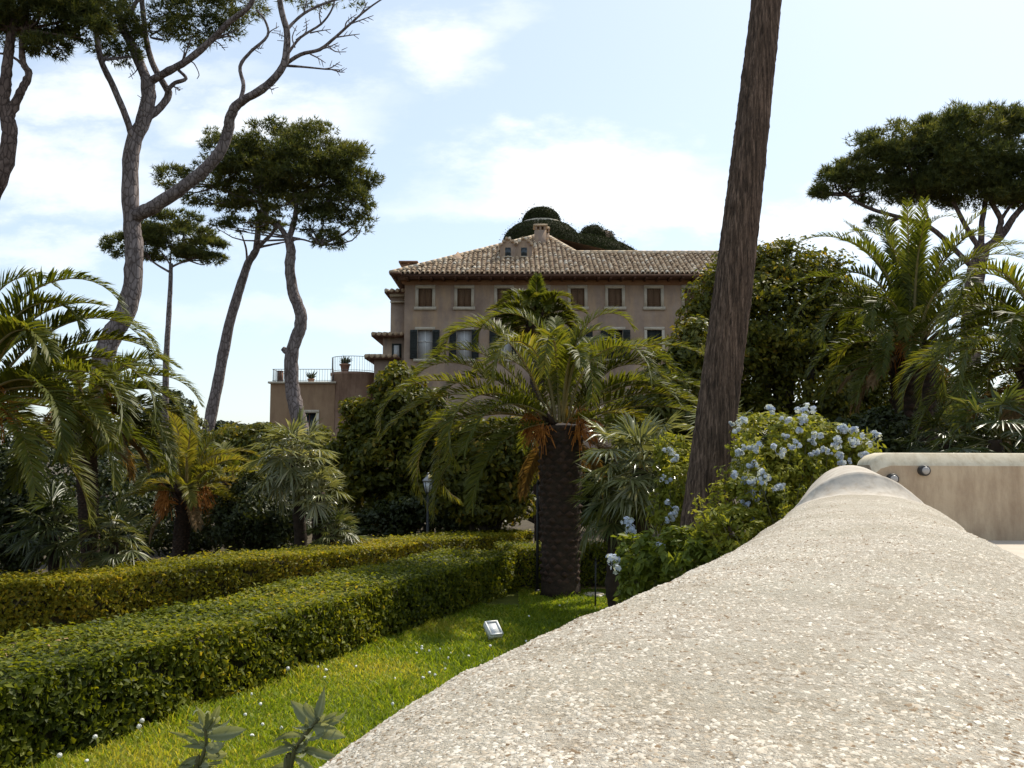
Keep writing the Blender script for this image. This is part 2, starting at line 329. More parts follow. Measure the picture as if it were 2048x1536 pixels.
def interp(x, pts):
    pts = np.array(pts, float); return np.interp(x, pts[:, 0], pts[:, 1])

# ------------------------------------------------------------------ ground
def sheet(name, poly, z, material, kind='structure'):
    V = np.array([[x, y, z] for x, y in poly]); o = build(name, V, [np.arange(len(V))[None, :]], material); return tag(o, kind=kind)
sheet('garden_ground', [(-2500, -800), (2500, -800), (2500, 4500), (-2500, 4500)], -.012, MT['soil'])
HA, HB = G(140, 1517)[:2], G(980, 1205)[:2]             # foot of the near hedge
hd = (HB-HA)/np.linalg.norm(HB-HA); hn = np.array([-hd[1], hd[0]])   # hn: to the far left side
lawn_poly = [tuple(HA - hd*6 + hn*.1), tuple(HB + hn*.1), (-.1, 13.6), (4.5, 13.6), (4.5, 8), (-1.5, -3)]
sheet('lawn', lawn_poly[::-1], 0.0, MT['lawn'])
p0 = G(1150, 1168)[1]
sheet('path', [(-.6, 13.65), (6, 13.65), (6, 15.3), (-.6, 15.3)], .002, MT['gravel'])
sheet('path', [(-9, 5.0), (-7.8, 4.6), (.5, 14.9), (-.6, 15.25)], -.004, MT['gravel'])

# ------------------------------------------------------------------ rounded roughcast garden wall
WK = np.array([(-1.2, -.40), (-.4, -.174), (.3, .035), (.8, .190), (1.3, .434), (1.8, .697), (2.6, 1.044), (3.4, 1.333), (4.2, 1.667), (5., 1.961), (5.4, 2.083), (6.3, 2.36)])
WW = np.array([(.3, .381), (1., .455), (2., .491), (3.5, .43), (5., .45), (6.1, .388)])
def wall_center(x):
    xp, fp = WK[:, 0], WK[:, 1]; m_ = np.gradient(fp, xp); i_ = np.clip(np.searchsorted(xp, x)-1, 0, len(xp)-2); h = xp[i_+1]-xp[i_]; t = (x-xp[i_])/h
    return (2*t**3-3*t**2+1)*fp[i_]+(t**3-2*t**2+t)*h*m_[i_]+(-2*t**3+3*t**2)*fp[i_+1]+(t**3-t**2)*h*m_[i_+1]
CREST = CZ - .188
def crest(d):
    t = np.clip((d-4.96)/.17, 0, 1); u = np.clip((d-5.13)/.8, 0, 1); return CREST + .118*(.25*t + .75*t**2.6) + .035*(1-(1-u)**2)
HWID = .40
ds = np.concatenate([np.arange(-1.2, .3, .05), np.arange(.3, 4.9, .02), np.arange(4.9, 5.2, .01), np.arange(5.2, 6.12, .04)])
cx = wall_center(ds)
tx = np.gradient(cx, ds); tn = np.stack([np.ones_like(tx), -tx], 1)/np.sqrt(1+tx**2)[:, None]      # right normal (x,y)
ph = np.concatenate([[-.02], np.linspace(0, np.pi, 49), [np.pi+.02]])
def wall_point(d, a, off=0.):
    """point of the wall surface at run d, angle a (0 garden side .. pi terrace side)"""
    off = off + .0012*np.sin(d*31+a*5)*np.sin(a*9+d*7+1) + .002*np.sin(d*13+2)*np.sin(a*6+d*5) + .0010*np.sin(d*71+a*13)*np.sin(a*27-d*19)
    c = np.interp(d, ds, cx); nx = np.interp(d, ds, tn[:, 0]); ny = np.interp(d, ds, tn[:, 1])
    k_ = np.clip((d-4.9)/.3, 0, 1); e = .84+.16*k_; hw = np.interp(d, WW[:, 0], WW[:, 1]) + off; s = -np.sign(np.cos(a))*np.abs(np.cos(a))**e*hw; zz = crest(d) + off - (.24+.14*k_)*(1-np.abs(np.sin(a))**(.9+1.1*k_))
    return np.stack([c + nx*s, d + ny*s, zz], -1)
aa = np.linspace(0, np.pi, 121)
DD, AA = np.meshgrid(ds, aa, indexing='ij'); WV = wall_point(DD.ravel(), AA.ravel()).reshape(len(ds), len(aa), 3)
low = WV[:, :1].copy(); low[..., 2] = -.05; lowr = WV[:, -1:].copy(); lowr[..., 2] = -.05
low[:, 0, 0] -= .03
WV = np.concatenate([low, WV, lowr], 1); nb = WV.shape[1]
garden_wall = thing('garden_wall', 'low wide wall with rounded roughcast top running away beside the lawn', 'wall', (1.0, 2.6, 0))
nsplit = int(np.argmin(np.abs(ds-4.84)))
n1 = nsplit+1
Vw = WV[:n1].copy()
build('roughcast_coping', Vw.reshape(-1, 3), grid_faces(n1, nb), MT['stone'], garden_wall, smooth=True)
Vw = WV[nsplit:].copy()
build('smooth_ramp', Vw.reshape(-1, 3), [grid_faces(len(ds)-nsplit, nb)], MT['smooth'], garden_wall, smooth=True)
# aggregate standing proud of the coping (denser close by)
npb = 230000
q = rng.random(npb); dd = .42 + (4.3-.42)*q**2.3; an = rng.uniform(.08, np.pi-.08, npb)
pos = wall_point(dd, an); dens = np.sin(pos[:, 0]*5.1+1)*np.sin(pos[:, 1]*4.3+.5) + .6*np.sin(pos[:, 0]*13+pos[:, 1]*9)*np.sin(pos[:, 1]*17)
right = (an-1.45)*1.25; far_ = np.maximum(dd-1.9, 0)*.45
keep = (dens*.22 + .35*np.sin(pos[:, 0]*2.7+pos[:, 1]*1.9+.8)*np.sin(pos[:, 1]*2.3-.6) - np.maximum(right, 0)*.6 - far_ + rng.normal(0, .5, npb)) > -.70
pos = pos[keep][:112000]; dd = dd[keep][:112000]; an = an[keep][:112000]; npb = len(pos)
nrm = unit(wall_point(dd, an, .02)-pos); rr = (.0008+.0026*rng.random(npb)**2.6)*np.interp(dd, [.4, 1, 2, 4.8], [.8, .95, 1.1, 1.4])
t1 = unit(np.cross(nrm, rng.standard_normal((npb, 3)))); t2 = np.cross(nrm, t1); el = 1+.9*rng.random(npb)
ang = np.arange(6)*2*np.pi/6
j_ = 1+rng.normal(0, .2, (npb, 6)); ring = pos[:, None] + (rr[:, None]*j_)[..., None]*(np.cos(ang)[None, :, None]*t1[:, None]*el[:, None, None] + np.sin(ang)[None, :, None]*t2[:, None]) - nrm[:, None]*(rr*.25)[:, None, None]
top = pos + nrm*(rr*(.2+.5*rng.random(npb)))[:, None] + t1*(rr*rng.normal(0, .3, npb))[:, None]
PV = np.concatenate([ring, top[:, None]], 1).reshape(-1, 3); kk = np.arange(npb)[:, None]*7
PF = [np.concatenate([kk+np.array([j, (j+1) % 6, 6]) for j in range(6)])]
pdk = np.clip(.20 + .14*np.sin(pos[:, 0]*9+1)*np.sin(pos[:, 1]*7) + .10*np.sin(pos[:, 0]*23)*np.sin(pos[:, 1]*19+2), .03, .5)
pt = np.repeat(np.clip(rng.beta(2.2, 1.6, npb) - .6*(rng.random(npb) < pdk), 0, 1), 7)
tag(build('pebble_dash', PV, PF, MT['pebble'], garden_wall, tint=pt), kind='stuff')

# ------------------------------------------------------------------ cross wall with the wall lamps
CWY = 6.02; TOPZ = P(1760, 905, CWY)[2]; TZ = P(1990, 1081, CWY)[2]
cross_wall = thing('parapet_wall', 'tan plastered parapet wall with cream coping at the end of the roughcast wall', 'wall', (4, CWY+.2, TZ))
x0 = P(1752, 905, CWY)[0] - .02; x1 = 9.5
prof = [(.0, -3.0), (.0, -.088), (.004, -.078), (.058, -.008), (.07, 0), (.27, 0), (.30, -.012), (.33, -.06), (.33, -.09), (.33, -3.0)]
xs = np.concatenate([[x0, x0+.015, x0+.05, x0+.12], np.linspace(x0+.4, x1, 14)])
dip = np.array([.085, .05, .02, 0]+[0]*14)
pv = np.array([[[x, CWY+a, max(TOPZ + b_ - dp*(b_ > -1) - .004*(x-x0), -.05)] for a, b_ in prof] for x, dp in zip(xs, dip)])
F = grid_faces(len(xs), len(prof)); fi = F.copy()
isf = np.arange(len(F)) % (len(prof)-1)
build('face', pv.reshape(-1, 3), [F[(isf == 0) | (isf == len(prof)-2)], np.arange(len(prof))[None, ::-1]], MT['tan'], cross_wall)
build('coping', pv.reshape(-1, 3), F[(isf > 0) & (isf < len(prof)-2)], MT['cream'], cross_wall)
tp = np.array([[2.0, 3.9], [9.5, 3.9], [9.5, CWY+.1], [2.75, CWY+.1]])
sheet('terrace', [(1.55, 3.3), (1.75, -3.0), (9.5, -3.0), (9.5, CWY+.2), (2.45, CWY+.2)][::-1], TZ, MT['pave'])
def wall_lamp(px, py, label):
    c = P(px, py, CWY-.015); th_ = thing('wall_lamp', label, 'lamp', (c[0], CWY, c[2]), 'round lamps on the parapet')
    v, f = tube([[c[0], CWY+.01, c[2]], [c[0], CWY-.045, c[2]], [c[0], CWY-.05, c[2]]], [.036, .036, .030], 20); build('housing', v, f, MT['metal'], th_, smooth=False)
    u_ = np.linspace(0, np.pi/2, 5); pts = [[c[0], CWY-.049-.016*math.sin(a), c[2]] for a in u_]
    v, f = tube(pts, [.026*math.cos(a)+.0008 for a in u_], 16); build('lens', v, f, MT['lens_dim'], th_, smooth=True)
wall_lamp(1847, 941, 'small round lamp on the parapet, the one farther from the rounded wall')
wall_lamp(1784, 958, 'small round lamp on the parapet, the one beside the rounded wall')

# ------------------------------------------------------------------ clipped hedges
def hedge(name, label, A, B, width, h, leafm, n, ls, side=1, near_boost=False, gap=0.0):
    A = np.array(A, float); B = np.array(B, float); L = np.linalg.norm(B-A); t_ = (B-A)/L; nn = np.array([-t_[1], t_[0]])*side
    th_ = thing(name, label, 'hedge', ((A[0]+B[0])/2, (A[1]+B[1])/2, 0))
    def wob(s, w):      # uneven clipped outline
        return .018*np.sin(s*1.7+.6) + .014*np.sin(s*4.1+w*3) + .012*np.sin(s*9.+w*7)
    # inner twig body
    ns, mb = max(8, int(L/.3)), []
    for s in np.linspace(.06, L-.06, ns):
        z = h-.10+wob(s, .5)*.6; row = []
        for w, zz in ((.09, .06), (.09, z*.6), (.10, z), (width/2, z+.015), (width-.10, z), (width-.09, z*.5), (width-.09, .06)):
            p = A + t_*s + nn*w; row.append([p[0], p[1], zz])
        mb.append(row)
    Vb = np.array(mb); r_ = 7
    build('twig_core', Vb.reshape(-1, 3), [grid_faces(ns, r_), np.array([np.arange(r_)[::-1], np.arange(r_)+(ns-1)*r_])], MT['twig'], th_)
    # foliage over top, both faces and ends
    nt_ = int(n*.54); nf = int(n*.32); nbk = int(n*.08); ne = n-nt_-nf-nbk
    qs = lambda k: L*(rng.random(k)**(1.35 if near_boost else 1.0))
    s = qs(nt_); w = rng.random(nt_)*width; top_ = np.stack([s, w, h + wob(s, w) - .055*rng.random(nt_)**2 + .02*rng.standard_normal(nt_)], 1); tn_ = np.tile([0, 0, 1.], (nt_, 1))
    s = qs(nf); z = h*rng.random(nf)**.85; fr = np.stack([s, wob(s, z*2)*.8 - .01 + .07*rng.random(nf)**1.5 + .05*np.maximum(z-.8*h, 0), z], 1); fn = np.tile([0, -1., .25], (nf, 1))
    s = qs(nbk); z = h*rng.random(nbk); bk = np.stack([s, width - .07*rng.random(nbk), z], 1); bn = np.tile([0, 1., .2], (nbk, 1))
    z = h*rng.random(ne); w = width*rng.random(ne); e = rng.random(ne) < .5; en = np.stack([np.where(e, .07*rng.random(ne), L-.07*rng.random(ne)), w, z], 1); enn = np.stack([np.where(e, -1., 1.), 0*z, .2+0*z], 1)
    C = np.concatenate([top_, fr, bk, en]); D = np.concatenate([tn_, fn, bn, enn])
    hole = (np.sin(C[:, 0]*7.3+1)*np.sin(C[:, 2]*17+C[:, 0]*3)+.5*np.sin(C[:, 0]*19+C[:, 2]*31) + .35*rng.standard_normal(len(C)) > .95) & (np.arange(len(C)) >= nt_); C = C[~hole]; D = D[~hole]
    sprout = rng.random(len(C)) < .012; C[sprout] += D[sprout]*(.03+.06*rng.random((sprout.sum(), 1)))
    D = D + rng.standard_normal(D.shape)*np.where(np.arange(len(D)) < nt_, .32, .8)[:, None]
    loc = lambda q: np.stack([A[0]+q[:, 0]*t_[0]+q[:, 1]*nn[0], A[1]+q[:, 0]*t_[1]+q[:, 1]*nn[1], q[:, 2]], 1)
    Dw = np.stack([D[:, 0]*t_[0]+D[:, 1]*nn[0], D[:, 0]*t_[1]+D[:, 1]*nn[1], D[:, 2]], 1)
    Cw = loc(C); tint = np.clip(.35+.25*np.sin(C[:, 0]*1.9+1)*np.sin(C[:, 0]*.7+C[:, 1]*2+2) + .25*rng.standard_normal(len(C)), 0, 1)
    V, F = leaves(Cw, Dw, ls*(.55+.85*rng.random(len(C)))*np.where(np.arange(len(C)) < nt_, .95, 1.12), .55, .22)
    tag(build('foliage', V, F, leafm, th_, tint=np.repeat(tint, 4)), kind='stuff')
    return th_
hedge('hedge', 'long dark green clipped hedge in front, bordering the lawn', HA-hd*3.6, HB+hd*1.0, 1.22, .58, MT['hedge'], 84000, .050, 1, True)
FA, FB = G(-260, 1200, .6)[:2], G(1066, 1062, .6)[:2]
hedge('hedge', 'long yellowish clipped hedge behind the front one', FA, FB, 1.0, .60, MT['hedge2'], 60000, .050, 1, True)
q0 = G(1020, 1192)[:2] + np.array([.0, .35])
hedge('hedge', 'short clipped hedge crossing behind the central palm trunk', q0, q0+np.array([2.9, .9]), .9, .62, MT['hedge'], 16000, .045, 1)

# ------------------------------------------------------------------ grass, clover, dandelions
nb_ = 128000
yy_ = 4.6 + (13.5-4.6)*rng.random(nb_)**1.35
fx = HA[0] + (yy_-HA[1])*hd[0]/hd[1] - .06
rx = np.interp(yy_, [4.6, 6, 8, 10, 13.5], [1.3, 1.9, 2.8, 3.2, 4.2]); xx_ = fx + (rx-fx)*rng.random(nb_)
keep = (~((yy_ > 12.05) & (xx_ < .1))); xx_, yy_ = xx_[keep], yy_[keep]; nb_ = len(xx_)
tuft = np.maximum(0, np.sin(xx_*3.7+yy_*1.1)*np.sin(yy_*2.9-xx_*1.3)+.35*np.sin(xx_*11)*np.sin(yy_*9))
hh = (.020+.034*rng.random(nb_) + .075*tuft**2*rng.random(nb_)); az = rng.uniform(0, 2*np.pi, nb_)
w_ = (.0032+.003*rng.random(nb_))*np.interp(yy_, [5, 13], [1, 1.9]); lean = hh*(.3+.9*rng.random(nb_)); la = rng.uniform(0, 2*np.pi, nb_)
b0 = np.stack([xx_, yy_, np.zeros(nb_)], 1); dx = np.stack([np.cos(az)*w_, np.sin(az)*w_, 0*w_], 1)
mid = b0 + np.stack([np.cos(la)*lean*.35, np.sin(la)*lean*.35, hh*.6], 1); tip = b0 + np.stack([np.cos(la)*lean, np.sin(la)*lean, hh], 1)
GV = np.stack([b0-dx, b0+dx, mid+dx*.8, mid-dx*.8, tip], 1).reshape(-1, 3); kk = np.arange(nb_)[:, None]*5
gt = np.clip(.42+.25*np.maximum(0, np.sin(xx_*2.3+1)*np.sin(yy_*2.9+xx_))+.3*np.sin(xx_*1.7+yy_*.9)*np.sin(yy_*1.3)+.25*rng.standard_normal(nb_), 0, 1)
g = build('lawn_grass', GV, [kk+np.array([0, 1, 2, 3]), kk+np.array([3, 2, 4])], MT['grass'], tint=np.repeat(gt, 5))
tag(g, 'short bright green grass of the lawn beside the wall', 'grass', kind='stuff')

def ball(c, r, n=7, m=5, sq=1., jit=0.):
    th_ = np.linspace(0, 2*np.pi, n, endpoint=False); p_ = np.linspace(-np.pi/2, np.pi/2, m)
    V = np.array([[c[0]+r*math.cos(p)*math.cos(a), c[1]+r*math.cos(p)*math.sin(a), c[2]+r*sq*math.sin(p)] for p in p_ for a in th_])
    if jit: V += rng.normal(0, jit*r, V.shape)
    return V, [grid_faces(m, n, True)]
c2 = [(695,658),(705,682),(740,685),(820,678),(895,708),(870,742),(1010,720),(1165,662),(845,803),(745,842),(785,852),(695,870),(510,875),(235,797),(45,820),(40,860),(500,1058),(660,700),(1405,625),(1635,375),(1425,445)]
c8 = [(1440,1115),(1510,1170),(1405,1230),(1500,1285),(1440,1340),(1600,1310),(1870,975),(1825,960),(1630,1510),(1650,1495),(505,1490)]
spots = [(640+x/3.413, 1100+y/3.413) for x, y in c2] + [(x/2.866, 1000+y/2.866) for x, y in c8]
proto = None
for (px, py) in spots:
    p = G(px, py, .055)
    if proto is None:
        fl = thing('clover_flower', 'small white clover flower head standing in the lawn grass', 'flower', (p[0], p[1], 0), 'white clover flowers in the lawn')
        mb = MB(); mb.add(*ball((p[0], p[1], .055), .013, 8, 6, .85, .12)); hd_ = mb.build('head', MT['fluff'], fl)
        v, f = tube([[p[0], p[1], 0], [p[0]+.004, p[1], .05]], [.0015, .0012], 5); st_ = build('stem', v, f, MT['stem'], fl); proto = (fl, hd_, st_)
    else:
        fl = proto[0].copy(); COL.objects.link(fl); fl.location = (p[0], p[1], 0); fl.rotation_euler = (rng.normal(0, .15), rng.normal(0, .15), rng.uniform(0, 6)); s_ = .7+.5*rng.random(); fl.scale = (s_, s_, .8+.4*rng.random())
        for ch in proto[1:]:
            c = ch.copy(); COL.objects.link(c); c.parent = fl
for (px, py, lab) in [(284, 1441, 'upper of two close dandelion seed heads at the hedge foot'), (190, 1474, 'round dandelion seed head left of the close pair at the hedge foot'), (576, 1337, 'dandelion seed head at the hedge foot farthest along, right of the others'), (119, 1511, 'leftmost dandelion seed head near the bottom left corner of the lawn'), (278, 1453, 'lower of two close dandelion seed heads at the hedge foot')]:
    b0 = G(px, py+34); z = .16; p = P(px, py, b0[1])
    fl = thing('dandelion_clock', lab, 'flower', (b0[0], b0[1], 0), 'dandelion seed heads along the hedge')
    nn_ = 90; u_ = unit(rng.standard_normal((nn_, 3))); V, F = leaves(p+u_*.016, u_, .010, .8, .1); mb = MB().add(*ball(p, .012, 8, 6)).add(V, F); mb.build('seed_head', MT['fluff'], fl)
    v, f = tube([[b0[0], b0[1], 0], [(b0[0]+p[0])/2+.01, b0[1], p[2]*.5], [p[0], p[1], p[2]]], [.002, .0018, .0015], 5, sub=3); build('stalk', v, f, MT['stem'], fl)

# ------------------------------------------------------------------ palms
def frond(parent, base, az, e0, bend, L, n=46, ll=.40, lw=.024, m=None, droop=.2, vang=42, twist=0., rw=.026, name='frond', tbase=0.45, e=1.75, start=.10):
    """feather leaf: arching rachis with paired leaflets"""
    K = 22; t_ = np.linspace(0, 1, K); an = R(e0) - R(bend)*t_**e
    step = L/(K-1); r = np.concatenate([[0], np.cumsum(np.cos(an[:-1])*step)]); z = np.concatenate([[0], np.cumsum(np.sin(an[:-1])*step)])
    sd_ = twist*t_**2*L
    ca, sa = math.cos(R(az)), math.sin(R(az)); ex = np.array([ca, sa, 0]); ey = np.array([-sa, ca, 0]); ez = np.array([0, 0, 1.])
    pts = base + r[:, None]*ex + z[:, None]*ez + sd_[:, None]*ey
    T = unit(np.gradient(pts, axis=0)); S = unit(np.cross(np.tile(ez, (K, 1)) + .0*T, T)); S = np.where(np.isfinite(S), S, ey)
    S = np.tile(ey, (K, 1)) - (T @ ey)[:, None]*T; S = unit(S); U = np.cross(T, S); U = np.where((U @ ez)[:, None] < -2, -U, U)
    rad = rw*(1-.88*t_)
    tri = np.stack([pts+S*rad[:, None]*1.2, pts-S*rad[:, None]*1.2, pts-U*rad[:, None]*.9], 1)
    rv = tri.reshape(-1, 3)
    rf = grid_faces(K, 3, True)
    fo = []; tt = []
    ts = start + (1-start)*np.linspace(0, 1, n)**.95
    side = np.concatenate([np.ones(n), -np.ones(n)]); ts2 = np.concatenate([ts, ts+.5/n]); ts2 = np.clip(ts2 + rng.normal(0, .004, 2*n), 0, .999)
    ip = lambda A_: np.stack([np.interp(ts2, t_, A_[:, i]) for i in range(3)], 1)
    p, T2, S2, U2 = ip(pts), unit(ip(T)), unit(ip(S)), unit(ip(U))
    x = (ts2-start)/(1-start); prof_ = np.clip(np.minimum(.28+2.3*x, 1.0)*(1-.62*np.clip((x-.45)/.55, 0, 1)**1.5), .15, 1)
    l = ll*prof_*(.88+.24*rng.random(2*n))
    fw = R(26) + R(26)*x + rng.normal(0, R(4), 2*n); va = R(vang)*(1-.4*x) + rng.normal(0, R(6), 2*n)
    dirv = unit(np.cos(fw)[:, None]*0 + np.sin(fw)[:, None]*T2 + (np.cos(fw)*np.cos(va)*side)[:, None]*S2 + (np.cos(fw)*np.sin(va))[:, None]*U2)
    g_ = np.array([0, 0, -1.]); dr = droop*(.6+.8*rng.random(2*n))
    mid_ = p + dirv*(l*.5)[:, None] + g_*(l*.10*dr)[:, None]; tip_ = p + dirv*(l*.93)[:, None] + g_*(l*.75*dr)[:, None]
    wv_ = unit(np.cross(dirv, U2) + .25*rng.standard_normal((2*n, 3))); hw = lw*(.75+.5*rng.random(2*n))*(.55+.45*prof_)
    LV = np.stack([p-wv_*(hw*.35)[:, None], p+wv_*(hw*.35)[:, None], mid_+wv_*(hw*.5)[:, None], mid_-wv_*(hw*.5)[:, None], tip_], 1).reshape(-1, 3)
    k_ = np.arange(2*n)[:, None]*5 + len(rv)
    tint = np.concatenate([np.full(len(rv), 1.0), np.repeat(np.clip(tbase+.15*rng.standard_normal(2*n), 0, .94), 5)])
    return build(name, np.vstack([rv, LV]), [rf, k_+np.array([0, 1, 2, 3]), k_+np.array([3, 2, 4])], m or MT['palm'], parent, tint=tint)
def palm_trunk(th_, base, top, r0, r1, boots=False, skirt=True):
    n = 26; t_ = np.linspace(0, 1, n); pts = base[None]+(top-base)[None]*t_[:, None]; rad = r0*(1-t_)+r1*t_; rad = rad*(1+.16*np.clip(1-t_*9, 0, 1))
    tr = MB(); tr.add(*tube(pts, rad, 28, .025)); core = tr.build('trunk', MT['palm_trunk'], th_)
    H_ = np.linalg.norm(top-base); dz = .105*(r0/.3); rows = int(H_/dz*.98); nper = 11
    proto_ = None; mb = MB()
    for i in range(rows):
        for j in range(nper):
            a = (j+.5*(i % 2))*2*np.pi/nper + rng.normal(0, .07); tt = (i+.5)/rows; rr_ = (r0*(1-tt)+r1*tt)
            c = base+(top-base)*tt + np.array([math.cos(a), math.sin(a), 0])*rr_*.97
            o_ = np.array([math.cos(a), math.sin(a), 0]); s_ = np.array([-math.sin(a), math.cos(a), 0]); u_ = np.array([0, 0, 1.])
            w_ = rr_*2*np.pi/nper*.46*(.8+.35*rng.random()); h_ = dz*.62*(.8+.4*rng.random()); out = r0*.15*(.3+1.1*rng.random())
            V = np.array([c-s_*w_, c-u_*h_, c+s_*w_, c+u_*h_, c+o_*out+u_*h_*.35-s_*w_*.45, c+o_*out+u_*h_*.35+s_*w_*.45, c+o_*out*.7-u_*h_*.4])
            Fq = [np.array([[0, 1, 6], [1, 2, 6], [6, 2, 5], [0, 6, 4], [4, 6, 5], [2, 3, 5], [4, 5, 3], [0, 4, 3]])]
            front = o_[1] < .35
            if boots and front: build('leaf_base', V, Fq, MT['boot'], th_)
            else: mb.add(V, Fq)
    if mb.n: tag(mb.build('leaf_bases', MT['boot'], th_), kind='stuff')
    return core
def feather_palm(name, label, crown, foot, spec=(), nrand=24, L=2.2, ll=.38, r0=.28, r1=.30, boots=False, seed=1, n=44, lw=.024, emin=-25, emax=80, fruit=0, dead=4, azr=(0, 360), tb=.45, droop=.22, cat='palm', dens=1.6, kl=1.08, kw=1.1, ks=1.05):
    global rng
    keep_ = rng; rng = np.random.default_rng(seed); n = int(n*dens); n = int(n*1.2); lw = lw*kw; ll = ll*kl; spec = [(q_[0], q_[1], q_[2], q_[3]*ks, *q_[4:]) for q_ in spec]
    crown = np.array(crown, float); foot = np.array(foot, float)
    th_ = thing(name, label, cat, foot)
    palm_trunk(th_, foot, crown-np.array([0, 0, .05]), r0, r1, boots)
    # bulge of old leaf stubs under the crown
    mb = MB()
    for i in range(30):
        a = rng.uniform(0, 2*np.pi); o_ = np.array([math.cos(a), math.sin(a), 0]); z_ = rng.uniform(-.35, .02)
        b0_ = crown+o_*r1*.75+np.array([0, 0, z_]); e_ = b0_+o_*(.10+.10*rng.random())+np.array([0, 0, .12+.14*rng.random()])
        mb.add(*tube([b0_, (b0_+e_)/2+np.array([0, 0, .01]), e_], [.05, .035, .015], 6))
    tag(mb.build('leaf_stubs', MT['boot'], th_), kind='stuff')
    for (az, e0, bend, l_, *ee) in spec:
        o_ = np.array([math.cos(R(az)), math.sin(R(az)), 0])
        frond(th_, crown+o_*r1*.45+np.array([0, 0, .0]), az, e0, bend, l_, n, ll, lw, twist=rng.normal(0, .05), tbase=tb+rng.normal(0, .1), droop=droop, e=ee[0] if ee else 1.5)
    for i in range(nrand):
        q = (i+.5)/nrand; az = (azr[0]+(azr[1]-azr[0])*((i*.381966) % 1.0)) + rng.normal(0, 9); e0 = emax + (emin-emax)*q + rng.normal(0, 6)
        o_ = np.array([math.cos(R(az)), math.sin(R(az)), 0]); bend = 55+75*rng.random()+ (25 if e0 > 20 else -10)
        bend = min(bend, e0+86)
        frond(th_, crown+o_*r1*.5+np.array([0, 0, .12*(1-q)]), az, e0, bend, L*(.72+.36*rng.random()), n, ll, lw, twist=rng.normal(0, .08), tbase=tb+rng.normal(0, .12), droop=droop*(.7+.6*rng.random()))
    for i in range(dead):
        az = rng.uniform(0, 360); o_ = np.array([math.cos(R(az)), math.sin(R(az)), 0])
        frond(th_, crown+o_*r1*.8+np.array([0, 0, -.18]), az, rng.uniform(-40, -10), 45, L*.62, max(20, n-16), ll*.7, lw*.9, m=MT['palm_dead'], droop=.8, name='dead_frond', tbase=.5)
    for i in range(fruit):
        az = (200, 345, 235, 320, 215, 300, 265, 20, 160, 280, 190, 355)[i % 12] + rng.normal(0, 8); o_ = np.array([math.cos(R(az)), math.sin(R(az)), 0]); mb = MB()
        zd_ = rng.uniform(-.22, .06); b0_ = crown+o_*r1*.6+np.array([0, 0, zd_]); e_ = b0_+o_*(.16+.12*rng.random())+np.array([0, 0, .06]); mb.add(*tube([b0_, e_], [.018, .014], 5))
        for k_ in range(46):
            d_ = unit(o_*.7+rng.standard_normal(3)*.55); m_ = e_+d_*(.10+.09*rng.random()); f_ = m_+d_*.08+np.array([0, 0, -.07-.10*rng.random()])
            mb.add(*tube([e_, m_, f_], [.005, .0045, .006], 4, cap=False))
        mb.build('fruit_stalk', MT['fibre'], th_)
    rng = keep_
    return th_

# central palm
d4 = 12.4; f4 = G(1121, 1192); f4 = np.array([f4[0], f4[1], 0]); d4 = f4[1]
spec4 = [(165, 95, 200, 2.55, 2.3), (10, 90, 170, 2.2, 3.0), (185, 40, 190, 2.7, 3.0), (200, 24, 130, 2.9, 3.0), (352, 75, 110, 2.5, 1.1), (190, 15, 160, 2.85, 1.8), (155, 65, 190, 2.9, 3.0), (195, 30, 90, 2.6, 1.4), (185, 15, 180, 2.55, 1.8), (30, 95, 160, 2.0, 2.3), (345, 50, 100, 2.1, 1.1),
         (262, 84, 196, 2.3, 1.8), (283, 66, 190, 2.2, 1.8), (235, 80, 200, 2.3, 1.8), (315, 75, 180, 2.2, 1.8), (90, 82, 60, 2.0), (60, 76, 100, 2.3), (120, 76, 110, 2.4), (215, 30, 170, 2.5, 1.9), (335, 30, 80, 2.2), (12, 40, 85, 2.5), (0, 20, 60, 2.2), (170, 55, 150, 2.7, 2.2),
         (225, -5, 90, 2.0), (350, 0, 60, 1.9), (300, 10, 110, 1.8), (165, 20, 130, 2.6, 1.9), (200, 0, 100, 2.4), (178, 70, 175, 2.6, 2.5), (20, 70, 150, 2.3, 2.0), (350, 60, 150, 2.2, 2.0)]
feather_palm('palm_tree', 'feather palm with stout scaly trunk standing on the lawn before the villa', P(1121, 845, d4), f4, spec4, nrand=9, L=2.1, ll=.34, r0=.26, r1=.31, boots=True, seed=11, n=56, fruit=6, dead=6, emin=15, emax=80, tb=.5, lw=.023)
# palms at the left edge
p = P(-60, 800, 10.2)
feather_palm('palm_tree', 'large feather palm at the left edge with long arching fronds', p, (p[0]-.2, p[1], 0),
             [(8, 85, 160, 2.75, 1.8), (350, 80, 180, 2.1, 2.3), (12, 40, 110, 2.5, 2.3), (355, 30, 150, 2.75, 2.3), (335, 75, 190, 1.9, 1.8), (345, 18, 200, 2.85, 3.0), (20, 95, 160, 2.1, 3.0), (340, 35, 180, 2.0, 1.4), (25, 60, 140, 2.6, 2.0), (5, 55, 150, 2.6, 2.2), (330, 20, 120, 2.3, 1.8), (350, 5, 100, 2.4, 1.8), (318, 0, 80, 2.3)], nrand=22, L=2.2, ks=.96, ll=.34, r0=.26, r1=.3, seed=5, n=66, fruit=5, dead=3, tb=.45)
p = P(168, 815, 12.2)
feather_palm('palm_tree', 'drooping feather palm with thin dark trunk, second from the left edge', p, P(190, 1095, 12.2)*np.array([1, 1, 0]),
             [(5, 45, 115, 2.1), (350, 30, 108, 2.1), (15, 15, 92, 2.0), (335, 12, 98, 2.0), (185, 30, 90, 1.8), (345, -5, 75, 1.9), (300, 5, 85, 1.8)], nrand=18, L=1.6, ks=.86, ll=.32, r0=.10, r1=.15, seed=6, n=50, emax=60, dead=4, tb=.4, fruit=2)
